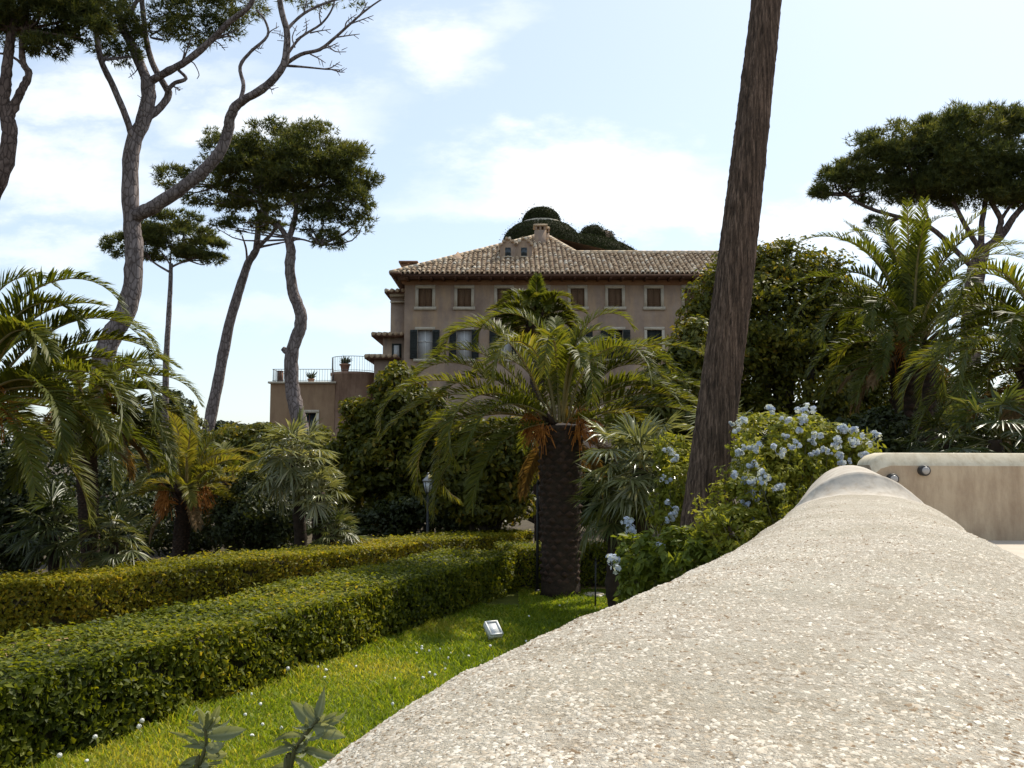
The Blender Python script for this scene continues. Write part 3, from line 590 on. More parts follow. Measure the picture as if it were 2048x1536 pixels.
# small palm with orange stalks
p = P(372, 985, 16); feather_palm('palm_tree', 'small upright yellow-green palm with orange fruit stalks behind the far hedge', p, (p[0]-.1, p[1], 0),
             [(80, 88, 20, 1.5), (170, 82, 60, 1.5), (10, 82, 65, 1.5), (260, 88, 40, 1.5), (290, 80, 60, 1.45), (240, 80, 60, 1.4), (40, 66, 100, 1.5), (355, 58, 110, 1.5), (5, 40, 100, 1.6), (190, 62, 105, 1.35)], nrand=14, L=1.25, ll=.28, r0=.12, r1=.15, seed=8, n=40, emin=0, fruit=5, dead=3, tb=.86, lw=.022)
p = P(470, 975, 18); feather_palm('palm_tree', 'half hidden dark palm between the orange-stalked palm and the silvery fan palm', p, (p[0], p[1], 0), [(170, 50, 100, 1.5), (10, 48, 95, 1.4)], nrand=14, L=1.3, ll=.3, r0=.15, r1=.18, seed=9, n=36, dead=3, tb=.5)
# palm behind the central palm
p = P(1073, 645, 21); feather_palm('palm_tree', 'tall slim palm rising behind the central palm, against the villa wall', p, (p[0]+.1, p[1], 0),
             [(90, 85, 20, 1.2), (30, 66, 60, 1.15), (150, 66, 60, 1.15), (5, 44, 80, 1.15), (178, 44, 80, 1.15), (270, 80, 60, 1.1), (250, 62, 70, 1.0), (300, 60, 70, 1.0), (350, 22, 80, 1.1), (190, 24, 84, 1.15)], nrand=26, L=1.15, ll=.34, r0=.14, r1=.2, seed=12, n=36, emin=-15, dead=9, tb=.4, lw=.034)
# right palms
p = P(1826, 690, 15); feather_palm('palm_tree', 'big feather palm with tall upright crown to the right of the round leafy tree', p, (p[0]-.05, p[1], 0),
             [(100, 86, 18, 2.45), (80, 82, 30, 2.5), (120, 80, 35, 2.45), (175, 85, 120, 2.85, 1.8), (160, 95, 140, 2.55, 3.0), (10, 95, 120, 2.7, 3.0), (5, 90, 140, 3.0, 1.8), (350, 85, 140, 2.85, 1.4), (190, 80, 160, 2.25, 1.8), (185, 55, 200, 2.1, 1.8), (270, 88, 40, 2.3), (255, 82, 70, 2.2), (290, 80, 80, 2.2), (60, 80, 55, 2.4), (140, 84, 40, 2.4), (240, 86, 50, 2.35), (310, 84, 60, 2.3), (200, 84, 90, 2.3), (340, 80, 100, 2.5), (170, 70, 110, 2.4), (20, 76, 90, 2.6), (0, 60, 110, 2.4), (180, 65, 130, 2.2), (225, 60, 150, 2.0), (300, 55, 150, 2.0)], nrand=26, L=1.9, ll=.34, r0=.33, r1=.36, seed=14, n=48, emin=-20, emax=70, dead=8, tb=.28, fruit=6)
p = P(2085, 735, 12); feather_palm('palm_tree', 'palm cut by the right edge with arching drooping fronds', p, (p[0]+.1, p[1], 0),
             [(170, 95, 210, 2.1, 2.3), (185, 95, 200, 2.25, 1.1), (195, 65, 180, 2.25, 1.1), (200, 95, 210, 2.4, 1.8), (165, 50, 170, 2.1, 1.1), (210, 40, 140, 2.2, 1.4), (190, 80, 190, 2.2, 1.6), (175, 30, 120, 2.1, 1.4), (205, 10, 100, 2.0), (180, 0, 80, 1.9), (225, 60, 170, 2.0, 1.5), (240, 20, 110, 1.9)], nrand=20, L=1.9, ll=.34, r0=.27, r1=.3, seed=15, n=48, dead=5, tb=.4)

# fan palms: each leaf is a part
def fan_leaf(parent, base, az, el, stalk, rad, m, nseg=22, span=215, tb=.5, droop=.3):
    o_ = np.array([math.cos(R(az))*math.cos(R(el)), math.sin(R(az))*math.cos(R(el)), math.sin(R(el))])
    s_ = np.array([-math.sin(R(az)), math.cos(R(az)), 0]); u_ = np.cross(o_, s_)*-1
    if u_[2] < 0: u_ = -u_
    hub = base + o_*stalk + np.array([0, 0, -.05*stalk]); mb = MB(); mb.add(*tube([base, (base+hub)/2+np.array([0, 0, .02]), hub], [.012, .009, .007], 5), tint=.9)
    tilt = R(rng.uniform(-50, 0)); ox = o_*math.cos(tilt)+u_*math.sin(tilt); un = np.cross(ox, s_); th_ = np.radians(np.linspace(-span/2, span/2, nseg)); un = un if un[2] > 0 else -un
    for a in th_:
        dr_ = ox*math.cos(a)+s_*math.sin(a)+un*.12*math.cos(a*2); dr_ = unit(dr_+rng.normal(0, .05, 3)); sd_ = unit(np.cross(dr_, un)); l_ = rad*(.82+.3*rng.random())*(1-.12*abs(a)/2); w_ = rad*.042
        m_ = hub+dr_*l_*.55; t_ = hub+dr_*l_+np.array([0, 0, -l_*droop*rng.random()])
        mb.add([hub, m_-sd_*w_+un*w_*.5, m_+sd_*w_+un*w_*.5, m_-un*w_*.3, t_], np.array([[0, 1, 3], [0, 3, 2], [1, 4, 3], [3, 4, 2]]), tint=np.clip(tb+.2*rng.standard_normal(), 0, 1))
    return mb.build('fan_leaf', m, parent)
def fan_palm(label, crown, foot, n, stalk, rad, m, seed, tr=.09, emin=-30, emax=85, tb=.5, nseg=22):
    global rng
    keep_ = rng; rng = np.random.default_rng(seed); crown = np.array(crown, float); foot = np.array(foot, float)
    th_ = thing('fan_palm', label, 'palm', foot); t_ = np.linspace(0, 1, 9)
    pts = foot[None]+(crown-foot)[None]*t_[:, None]; pts[1:-1, :2] += rng.normal(0, .012, (7, 2))
    build('trunk', *tube(pts, tr*(1.1-.15*t_), 14, .09, sub=3), MT['palm_trunk'], th_)
    for i in range(n):
        q = (i+.5)/n; fan_leaf(th_, crown+rng.normal(0, tr*.4, 3), i*137.5+rng.normal(0, 10), emax+(emin-emax)*q**.9, stalk*(.8+.4*rng.random()), rad*(.85+.3*rng.random()), m, nseg, tb=tb+rng.normal(0, .1))
    rng = keep_; return th_
p = P(590, 915, 15); fan_palm('silvery fan palm on a slim trunk behind the far hedge', p, G(622, 1100)*0+np.array([p[0]+.2, p[1], 0]), 34, .42, .48, MT['fan_silver'], 21, .10, -60)
p = P(640, 985, 14.6); fan_palm('lower yellowish head of fan leaves just right of the silvery fan palm', p, np.array([p[0]-.1, p[1], 0]), 16, .25, .34, MT['fan_silver'], 22, .07, -50)
p = P(1280, 935, 10.6); fan_palm('bushy fan palm with glinting leaves between the central palm and the leaning trunk', p, np.array([p[0], p[1], 0]), 40, .42, .42, MT['fan_silver'], 23, .10, -65, tb=.35)
p = P(1225, 1000, 11.2); fan_palm('dark low fan palm head beside the central palm trunk', p, np.array([p[0], p[1], 0]), 20, .34, .38, MT['fan'], 24, .08, -60)
p = P(225, 1085, 11.8); fan_palm('small bright green fan palm low behind the far hedge on the left', p, np.array([p[0], p[1], 0]), 24, .30, .30, MT['fan'], 25, .07, -40, tb=.75)
p = P(110, 1060, 12.6); fan_palm('dark fan palm in the shade under the left edge palm', p, np.array([p[0], p[1], 0]), 22, .36, .4, MT['fan'], 26, .07, -50, tb=.3)
p = P(668, 1068, 14.5); fan_palm('small fan palm at the hedge foot left of the lamp post', p, np.array([p[0], p[1], 0]), 22, .26, .28, MT['fan'], 27, .06, -30, tb=.6)
p = P(1990, 880, 10.5); fan_palm('dark fan palm above the parapet near the right edge', p, np.array([p[0], p[1], 0]), 20, .42, .42, MT['fan'], 28, .08, -50, tb=.35)
p = P(1890, 890, 12.5); fan_palm('low fan palm in the shade beneath the big right palm', p, np.array([p[0], p[1], 0]), 18, .36, .38, MT['fan'], 29, .08, -40, tb=.5)
p = P(1450, 890, 9.5); fan_palm('fan palm peeping out behind the flowering bush right of the leaning trunk', p, np.array([p[0], p[1], 0]), 16, .30, .36, MT['fan_silver'], 30, .07, -60, tb=.45)

# ------------------------------------------------------------------ leaning trunk
lt = thing('leaning_trunk_tree', 'tall bare brown fibrous trunk leaning right beside the flowering bush', 'tree', (*P(1386, 1130, 8.2)[:2], 0))
b0 = P(1383, 1155, 8.2); t0 = P(1535, 0, 8.5); dirv = (t0-b0); s0 = -b0[2]/dirv[2]
n = 260; t_ = np.linspace(s0, 1.55, n); cen = b0+dirv*t_[:, None]; cen[:, 0] += .035*np.sin(t_*2.6+.8); na = 120
th_ = np.linspace(0, 2*np.pi, na, endpoint=False); rad = np.interp(t_, [s0, s0+.06, .0, .5, 1, 1.55], [.27, .205, .195, .177, .145, .12])
gro = np.zeros((n, na)); 
for f_, a_, w_ in ((17, .010, .8), (31, .009, 1.7), (47, .007, 2.9), (59, .006, 4.3)):
    gro += a_*np.sin(f_*th_[None]+3*np.sin(t_[:, None]*w_*5+f_)+rng.uniform(0, 6))
gro += .012*rng.standard_normal((n, na)); rings = .020*np.sign(np.sin(t_*120+2*np.sin(t_*13)))[:, None]*.5*(np.sin(th_*2+t_[:, None]*8)+1)*.5
rr_ = rad[:, None]*(1+gro*1.4+rings)
V = cen[:, None]+rr_[..., None]*np.stack([np.cos(th_), np.sin(th_), 0*th_], 1)[None]
build('trunk', V.reshape(-1, 3), grid_faces(n, na, True), MT['lean'], lt)
mb = MB()
for i in range(46):      # torn fibres standing off the bark
    k_ = rng.integers(20, n-10); a = rng.uniform(0, 2*np.pi); o_ = np.array([math.cos(a), math.sin(a), 0]); c = cen[k_]+o_*rad[k_]*1.0; l_ = .05+.12*rng.random(); s_ = np.array([-o_[1], o_[0], 0])*.012
    mb.add([c-s_, c+s_, c+o_*(.008+.02*rng.random())+np.array([0, 0, -l_])], np.array([[0, 1, 2]]))
tag(mb.build('bark_shreds', MT['lean'], lt), kind='stuff')

# ------------------------------------------------------------------ villa
D0, DE = 46.0, 45.0
def FX(px, d=D0): return P(px, 900, d)[0]
def FZ(py, d=D0): return P(1100, py, d)[2]
villa = thing('villa', 'pinkish three-storey villa with shuttered windows and tiled hip roof behind the palms', 'building', (FX(1130), D0+5, 0))
wx0, wx1 = FX(806), FX(1500); zt = FZ(552)
cols = [848, 927, 1008, 1082, 1157, 1233, 1312, 1388, 1462]
holes = []
for c in cols:
    holes.append((FX(c-14), FX(c+14), FZ(614), FZ(577), 'up', c)); holes.append((FX(c-15), FX(c+15), FZ(718), FZ(660), 'low', c))
xs_ = sorted({wx0, wx1, *[h[0] for h in holes], *[h[1] for h in holes]}); zs_ = sorted({0.0, FZ(760), zt, *[h[2] for h in holes], *[h[3] for h in holes]})
mb = MB(); rev = .22
for i in range(len(xs_)-1):
    for j in range(len(zs_)-1):
        xm, zm = (xs_[i]+xs_[i+1])/2, (zs_[j]+zs_[j+1])/2
        if any(h[0] < xm < h[1] and h[2] < zm < h[3] for h in holes): continue
        mb.add([[xs_[i], D0, zs_[j]], [xs_[i+1], D0, zs_[j]], [xs_[i+1], D0, zs_[j+1]], [xs_[i], D0, zs_[j+1]]], [[0, 1, 2, 3]])
for h in holes:
    a, b_, c, d, _, _ = h; y0, y1 = D0, D0+rev
    for q in ([[a, y0, c], [a, y1, c], [a, y1, d], [a, y0, d]], [[b_, y0, c], [b_, y0, d], [b_, y1, d], [b_, y1, c]], [[a, y0, c], [b_, y0, c], [b_, y1, c], [a, y1, c]], [[a, y0, d], [a, y1, d], [b_, y1, d], [b_, y0, d]]): mb.add(q, [[0, 1, 2, 3]])
yb = D0+13.5
mb.add([[wx0, D0, 0], [wx0, yb, 0], [wx0, yb, zt], [wx0, D0, zt]], [[0, 1, 2, 3]]).add([[wx1, D0, 0], [wx1, yb, 0], [wx1, yb, zt], [wx1, D0, zt]], [[3, 2, 1, 0]]).add([[wx0, yb, 0], [wx1, yb, 0], [wx1, yb, zt], [wx0, yb, zt]], [[3, 2, 1, 0]])
wallp = mb.build('wall', MT['facade'], villa)
# reddish-brown band painting in the shadow of the eaves, string lines, faded fresco panels
mb = MB().box(((wx0+wx1)/2, D0-.006, FZ(561)), (wx1-wx0+.01, .012, abs(FZ(552)-FZ(571)))); mb.build('eaves_shade_band', MT['eaves_shade_chimney'], villa)
for (a, b_, c, d, kind, cpx) in holes:
    w, h = b_-a, d-c; xm = (a+b_)/2; fw = .16 if kind == 'up' else .14
    mb = MB(); y_ = D0-.02
    mb.box((a-fw/2, y_, (c+d)/2), (fw, .05, h)).box((b_+fw/2, y_, (c+d)/2), (fw, .05, h)).box((xm, y_-.004, d+fw*.55), (w+2*fw, .058, fw*1.1)).box((xm, y_-.03, c-fw*.5), (w+2*fw+.12, .11, fw))
    win = mb.build('window', MT['frame'], villa)
    build('pane', *(lambda m_: (np.concatenate(m_.V), [np.concatenate(f) for f in m_.F.values()]))(MB().box((xm, D0+rev-.02, (c+d)/2), (w, .02, h))), MT['curtain'] if (kind == 'low' and cpx < 1100) else MT['glass'], win)
    if kind == 'low':
        MB().box((xm, D0+rev-.05, (c+d)/2), (.05, .04, h)).box((xm, D0+rev-.05, c+h*.62), (w, .04, .04)).build('glazing_bar', MT['white'], win)
        for sgn in (-1, 1):
            if cpx > 1280: break
            xs2 = (a if sgn < 0 else b_)+sgn*w*.25; m_ = MB().box((xs2, D0-.07, (c+d)/2), (w*.48, .04, h))
            for z_ in np.arange(c+.06, d-.04, .085): m_.box((xs2, D0-.098, z_), (w*.40, .02, .05))
            m_.build('shutter', MT['green'], win)
        if cpx > 1280:
            for sgn in (-1, 1):
                m_ = MB().box((xm+sgn*w*.25, D0+.08, (c+d)/2), (w*.49, .04, h-.02))
                for z_ in np.arange(c+.06, d-.04, .085): m_.box((xm+sgn*w*.25, D0+.055, z_), (w*.40, .02, .05))
                m_.build('shutter', MT['green'], win)
    else:
        for sgn in (-1, 1):
            m_ = MB().box((xm+sgn*w*.25, D0+.06, (c+d)/2), (w*.485, .04, h-.02))
            for z_ in np.arange(c+.06, d-.05, .10): m_.box((xm+sgn*w*.25, D0+.035, z_), (w*.38, .02, .055))
            m_.build('shutter', MT['wood'], win)
# roof
ze = P(1100, 547, DE)[2]; ex0 = P(781, 550, DE)[0]; ex1 = P(1520, 545, DE)[0]
slope = .53; pk = P(1088, 470, DE+7.0); slope = (pk[2]-ze)/7.0
tr_ = 3.34
for _ in range(20):
    zr = ze+slope*tr_; tr_ += .3*((P(1200, 507, DE+tr_)[2]-zr)/slope)
zr = ze+slope*tr_; xa = P(1152, 508, DE+tr_)[0]; yR = DE+tr_
mb = MB()
mb.add([[ex0, DE, ze], [ex1, DE, ze], [ex1, yR, zr], [xa, yR, zr], [pk[0], pk[1], pk[2]]], [[0, 1, 2, 3, 4]])
ybk = 2*pk[1]-DE
mb.add([[ex0, DE, ze], [pk[0], pk[1], pk[2]], [ex0, ybk, ze]], [[0, 1, 2]])
mb.add([[xa, yR, zr], [ex1, yR, zr], [ex1, 2*yR-DE+2, ze], [xa, 2*yR-DE+2, ze]], [[3, 2, 1, 0]])
xr2 = 2*pk[0]-ex0
mb.add([[pk[0], pk[1], pk[2]], [xr2, DE, ze], [xr2, ybk, ze]], [[0, 2, 1]][:1]); mb.add([[ex0, ybk, ze], [pk[0], pk[1], pk[2]], [xr2, ybk, ze]], [[0, 1, 2]])
roof = mb.build('roof', MT['channel'], villa)
MB().box(((ex0+ex1)/2, (DE+D0)/2+.03, ze-.09), (ex1-ex0-.1, D0-DE+.02, .10)).box(((ex0+wx0)/2, D0+3, ze-.09), (wx0-ex0-.04, 9, .09)).build('eaves_soffit', MT['soffit'], villa)
for x in np.arange(ex0+.2, ex1, .62): MB().box((x, DE+.5, ze-.185), (.11, .86, .10)).build('rafter_end', MT['soffit'], villa)
# curved tiles: a child each for the rows that show largest
cosS = 1/math.sqrt(1+slope**2); tl, pitch = .44, .258
us = np.linspace(0, np.pi, 7)
tv = np.concatenate([np.stack([-.118*np.cos(us), np.zeros(7), .105*np.sin(us)], 1), np.stack([-.095*np.cos(us), np.full(7, tl), .085*np.sin(us)], 1), np.stack([-.098*np.cos(us), np.zeros(7), .078*np.sin(us)], 1)])
tv = tv*np.array([.86, 1, .86])
tf = [np.concatenate([grid_faces(2, 7), np.array([[i, i+14, i+15, i+1] for i in range(6)])])]
tile_me = None; slots = []
sx = np.arange(ex0+.1, ex1, pitch); angS = math.atan(slope)
for x in sx:
    for r_ in range(26):
        u_ = -.06 + r_*.385; yy2 = DE+u_*cosS; zz2 = ze+u_*cosS*slope; t_top = u_+tl*.8
        yt = DE+t_top*cosS
        # inside the front slope polygon?
        if x < pk[0]: lim = DE+(x-ex0)/(pk[0]-ex0)*7.0
        elif x < xa: lim = pk[1]+(x-pk[0])/(xa-pk[0])*(yR-pk[1])
        else: lim = yR
        if yy2 > lim-.1: break
        slots.append((x+rng.normal(0, .012), yy2, zz2+.045+.02*rng.random(), r_))
Rx = Matrix.Rotation(angS, 3, 'X')
slots.sort(key=lambda s: s[1]); RxN = np.array(Rx)
rest = MB(); cnt = 0
for (x, y_, z_, r_) in slots:
    if cnt < 300 and -7 < x < P(1440, 540, DE)[0]:
        if tile_me is None:
            o_ = build('tile', tv, tf, MT['tile'], None, tint=np.zeros(len(tv)), smooth=True); tile_me = o_.data
        else: o_ = bpy.data.objects.new('tile', tile_me); COL.objects.link(o_)
        o_.parent = roof; rl = np.array(villa['_o']); o_.location = (x-rl[0], y_-rl[1], z_-rl[2]); o_.rotation_euler = (angS-.07+rng.normal(0, .02), rng.normal(0, .05), rng.normal(0, .05)); cnt += 1
    else:
        rest.add(tv @ np.array(Matrix.Rotation(angS-.07+rng.normal(0, .02), 3, 'X')).T + np.array([x, y_, z_+rng.normal(0, .012)]), tf, tint=rng.random())
# ridge and hip tiles
def ridge(a, b_):
    a, b_ = np.array(a), np.array(b_); L_ = np.linalg.norm(b_-a); k_ = int(L_/.38)
    for i in range(k_):
        s_, e_ = a+(b_-a)*i/k_, a+(b_-a)*(i+1.15)/k_
        rest.add(*tube([s_+[0, 0, .02], e_+[0, 0, .05]], [.15, .125], 8, .02), tint=rng.random()*.5+.2)
ridge([ex0, DE, ze], pk); ridge(pk, [xa, yR, zr]); ridge([xa, yR, zr], [ex1, yR, zr])
tag(rest.build('upper_tiles', MT['tile'], roof, smooth=True), kind='stuff')
# dormers on the roof
def on_roof(px, py):
    r = ray(px, py); # intersect z = ze + slope*(y-DE)
    k_ = (ze - slope*DE - CZ)/(r[2]-slope*r[1]); return np.array([0, 0, CZ])+r*k_
for (px, w_) in ((1016, .86), (1048, .90)):
    p = on_roof(px, 516); h_ = 1.12; x_, y_, z_ = p; dp = 2.2
    V = [[x_-w_/2, y_, z_-.1], [x_+w_/2, y_, z_-.1], [x_+w_/2, y_, z_+h_*.62], [x_, y_, z_+h_], [x_-w_/2, y_, z_+h_*.62]]; V2 = [[a, b_+dp, c] for a, b_, c in V]
    dm = MB().add(V+V2, [[[0, 1, 2, 3, 4]], [[0, 4, 9, 5], [1, 6, 7, 2]]]).build('dormer', MT['facade'], villa)
    MB().box((x_, y_-.012, z_+h_*.30), (w_*.36, .03, h_*.42)).build('opening', MT['glass'], dm)
    MB().box((x_, y_-.02, z_+h_*.06), (w_*.5, .08, .06)).build('sill', MT['frame'], dm)
    m_ = MB()
    for sg in (-1, 1):
        a = math.atan2(h_*.38, w_/2)
        for kk_ in range(3):
            for r_ in range(6):
                t_ = (kk_+.5)/3; xx = x_+sg*(w_/2+.07)*t_; zz = z_+h_+.03-h_*.38*t_*1.12
                m_.add(*tube([[xx, y_-.12+r_*.38, zz], [xx, y_+.32+r_*.38, zz+.015]], [.085, .07], 7), tint=rng.random())
    tag(m_.build('dormer_tiles', MT['tile'], dm), kind='stuff')
def chimney(px, py, w_, h_, dpt, cap=True, name='chimney'):
    p = on_roof(px, py); m_ = MB().box((p[0], p[1]+dpt/2, p[2]+h_/2-.4), (w_, dpt, h_+.8)); c_ = m_.build(name, MT['facade'], villa)
    if cap:
        for sg in (-1, 0, 1): MB().box((p[0]+sg*w_*.36, p[1]+dpt/2, p[2]+h_+.12), (w_*.16, dpt, .24)).build('cap_pier', MT['facade'], c_)
        MB().box((p[0], p[1]+dpt/2, p[2]+h_+.28), (w_*1.2, dpt*1.2, .09)).add(*tube([[p[0]-w_*.5, p[1]+dpt/2, p[2]+h_+.36], [p[0]+w_*.5, p[1]+dpt/2, p[2]+h_+.36]], [.10, .10], 8)).build('cap', MT['tile'], c_)
chimney(1081, 487, .68, .80, .8); chimney(1092, 478, .4, .35, .5)
chimney(915, 520, .5, .10, .6, False)
p = on_roof(915, 520); MB().add([[p[0]-.3, p[1], p[2]+.1], [p[0]+.3, p[1], p[2]+.1], [p[0]+.3, p[1]+.6, p[2]+.1], [p[0]-.3, p[1]+.6, p[2]+.1], [p[0], p[1]+.3, p[2]+.55]], [np.array([[0, 1, 4], [1, 2, 4], [2, 3, 4], [3, 0, 4]])]).build('vent_cap', MT['facade'], villa)
p = on_roof(812, 546); MB().box((p[0], p[1]+1.4, p[2]+.25), (.75, .8, 1.0)).box((p[0], p[1]+1.4, p[2]+.80), (1.0, 1.05, .09)).build('chimney', MT['eaves_shade_chimney'], villa)
# set-back side bays at the left of the villa
def bay(pxl, pxr, pyt, d, over, m='facade', roofh=10):
    a, b_ = FX(pxl, d), FX(pxr, d); z_ = P(800, pyt, d)[2]
    w_ = MB().box(((a+b_)/2, d+2.5, z_/2), (b_-a, 5, z_)).build('side_bay', MT[m], villa)
    zz = z_; L_ = a-over
    MB().add([[L_, d-.45, zz+.02], [b_, d-.45, zz+.02], [b_, d+4, zz+roofh*M(d)], [a+.2, d+4, zz+roofh*M(d)], [L_, d-.45, zz-.08], [b_, d-.45, zz-.08], [b_, d+4, zz-.05], [L_, d+4, zz-.05]], [np.array([[0, 1, 2, 3], [4, 7, 6, 5], [0, 4, 5, 1], [0, 3, 7, 4]])]).build('bay_roof', MT['soffit'], w_)
    m_ = MB()
    for x in np.arange(L_+.1, b_, .30):
        for r_ in range(4): m_.add(*tube([[x, d-.52+r_*.4, zz+.05+r_*.05], [x, d-.05+r_*.4, zz+.09+r_*.05]], [.11, .09], 7), tint=rng.random())
    tag(m_.build('bay_tiles', MT['tile'], w_), kind='stuff')
bay(778, 830, 586, 47.2, .28); bay(763, 830, 672, 46.8, .55); bay(746, 800, 716, 46.6, .45)
MB().box((FX(795, 47.1), 47.1, P(795, 590, 47.1)[2]), (1.0, .3, .16)).box((FX(795, 47.1), 47.12, P(795, 604, 47.1)[2]), (.95, .2, .07)).build('cornice', MT['frame'], villa)
wnb = MB().box((FX(791, 46.75), 46.76, P(791, 706, 46.75)[2]), (.5, .06, 1.0)).build('window', MT['green'], villa)
MB().box((FX(791, 46.75), 46.72, P(791, 706, 46.75)[2]), (.28, .03, .8)).build('pane', MT['curtain'], wnb)

# low terrace wing and round bastion left of the villa
wing = thing('terrace_wing', 'low ochre block with roof terrace and one white-framed window left of the villa', 'building', (FX(600, 47), 48, 0))
a, b_ = FX(538, 47), FX(668, 47); z_ = P(600, 767, 47)[2]
wq = (FX(602, 47), FX(631, 47), P(600, 880, 47)[2], P(600, 826, 47)[2])
m_ = MB(); xs_ = [a, wq[0], wq[1], b_]; zs_ = [0, wq[2], wq[3], z_]
for i in range(3):
    for j in range(3):
        if i == 1 and j == 1: continue
        m_.add([[xs_[i], 47, zs_[j]], [xs_[i+1], 47, zs_[j]], [xs_[i+1], 47, zs_[j+1]], [xs_[i], 47, zs_[j+1]]], [[0, 1, 2, 3]])
for q in ([[a, 47, 0], [a, 53, 0], [a, 53, z_], [a, 47, z_]], [[a, 47, z_], [b_, 47, z_], [b_, 53, z_], [a, 53, z_]], [[a, 53, 0], [b_, 53, 0], [b_, 53, z_], [a, 53, z_]], [[wq[0], 47, wq[2]], [wq[0], 47.25, wq[2]], [wq[0], 47.25, wq[3]], [wq[0], 47, wq[3]]], [[wq[1], 47, wq[2]], [wq[1], 47.25, wq[2]], [wq[1], 47.25, wq[3]], [wq[1], 47, wq[3]]], [[wq[0], 47, wq[3]], [wq[1], 47, wq[3]], [wq[1], 47.25, wq[3]], [wq[0], 47.25, wq[3]]]): m_.add(q, [[0, 1, 2, 3]])
m_.build('wall', MT['ochre'], wing)
MB().box(((a+b_)/2-.03, 49.9, z_+.05), (b_-a+.16, 6.1, .10)).build('parapet_slab', MT['frame'], wing)
xm = (wq[0]+wq[1])/2; zm = (wq[2]+wq[3])/2; w_ = wq[1]-wq[0]; h_ = wq[3]-wq[2]
wn = MB().box((wq[0]-.08, 46.97, zm), (.16, .08, h_)).box((wq[1]+.08, 46.97, zm), (.16, .08, h_)).box((xm, 46.965, wq[3]+.08), (w_+.32, .09, .16)).build('window', MT['frame'], wing)
MB().box((xm, 47.2, zm), (w_, .03, h_)).build('pane', MT['glass'], wn); MB().box((xm, 47.16, zm), (.05, .04, h_)).build('glazing_bar', MT['soffit'], wn)
bast = thing('bastion', 'stained round brick bastion with a railed top beside the villa', 'building', (FX(705, 47), 47.5, 0))
bc = np.array([FX(706, 47.9), 47.9]); br = abs(FX(752, 46.5)-FX(659, 46.5))/2; bz = P(700, 743, 46.8)[2]
th_ = np.linspace(0, 2*np.pi, 32, endpoint=False)
zz_ = [0, bz*.5, bz-.16, bz-.14, bz, bz]; rr2 = [br, br, br, br*1.03, br*1.03, 0.01]
V = np.array([[bc[0]+r_*math.cos(t), bc[1]+r_*math.sin(t), z] for z, r_ in zip(zz_, rr2) for t in th_]); build('wall', V, grid_faces(6, 32, True), MT['brick'], bast)
def railing(name, label, pts, z, h):
    o_ = thing(name, label, 'railing', (*pts[0][:2], z))
    m_ = MB(); q = [np.array([x, y, z+h]) for x, y in pts]; build('top_rail', *tube(q, .016, 6), MT['iron'], o_); build('bottom_rail', *tube([p_-[0, 0, h-.08] for p_ in q], .012, 6), MT['iron'], o_)
    L_ = np.cumsum([0]+[np.linalg.norm(q[i+1]-q[i]) for i in range(len(q)-1)]); me_ = None
    for s_ in np.arange(0, L_[-1]+.01, .145):
        x = np.interp(s_, L_, [p_[0] for p_ in q]); y = np.interp(s_, L_, [p_[1] for p_ in q])
        if me_ is None:
            b = build('baluster', *tube([[x, y, z], [x, y, z+h]], .009, 5), MT['iron'], o_); me_ = b.data; b0_ = (x, y)
        else:
            b = bpy.data.objects.new('baluster', me_); COL.objects.link(b); b.parent = o_; b.location = (x-b0_[0], y-b0_[1], 0)
    for p_ in (q[0], q[-1]): build('post', *tube([[p_[0], p_[1], z], [p_[0], p_[1], z+h+.03]], .028, 8), MT['iron'], o_)
railing('railing', 'thin iron railing round the low roof terrace of the ochre block', [(a+.05, 50), (a+.05, 47.15), (b_-.15, 47.15)], z_+.10, .68)
railing('railing', 'curved thin iron railing on top of the round bastion', [(bc[0]+br*.98*math.cos(t), bc[1]+br*.98*math.sin(t)) for t in np.linspace(R(175), R(345), 18)], bz, .82)
# terrace pots
def pot(px, py, d, label, r=.16, h=.36, z=None, plant=True, seed=3):
    p = P(px, py, d); zb = z; o_ = thing('potted_plant', label, 'plant', (p[0], p[1], zb)); pr = [(0, .7), (.8, 1.), (.82, 1.15), (1., 1.15), (1., .95), (.9, .9)]
    V = np.array([[p[0]+r*q*math.cos(t), p[1]+r*q*math.sin(t), zb+h*s_] for s_, q in pr for t in np.linspace(0, 2*np.pi, 14, endpoint=False)]); build('pot', V, [grid_faces(6, 14, True)], MT['terra'], o_)
    m_ = MB()
    for i in range(60):
        dr = unit(np.array([rng.normal(0, .6), rng.normal(0, .6), .7+.4*rng.random()])); b0_ = np.array([p[0], p[1], zb+h*.9]); l_ = .25+.35*rng.random(); e_ = b0_+dr*l_; s2 = unit(np.cross(dr, [0, 1, .1]))*.03
        m_.add([b0_, b0_+dr*l_*.5+s2, e_, b0_+dr*l_*.5-s2], [[0, 1, 2, 3]], tint=rng.random())
    if plant: m_.build('leaves', MT['far_green'], o_)
pot(690, 738, 47, 'spiky potted plant in terracotta on the round bastion', .26, .42, bz)
pot(622, 765, 48.2, 'small terracotta pot on the low roof terrace', .18, .26, z_+.1, seed=4)
tb = thing('terrace_chest', 'dark upright box standing at the corner of the low roof terrace', 'box', (FX(557, 48), 48, z_+.1)); MB().box((FX(557, 48), 48, z_+.42), (.26, .3, .62)).build('body', MT['soffit'], tb); MB().box((FX(557, 48), 48, z_+.75), (.30, .34, .05)).build('lid', MT['soffit'], tb)

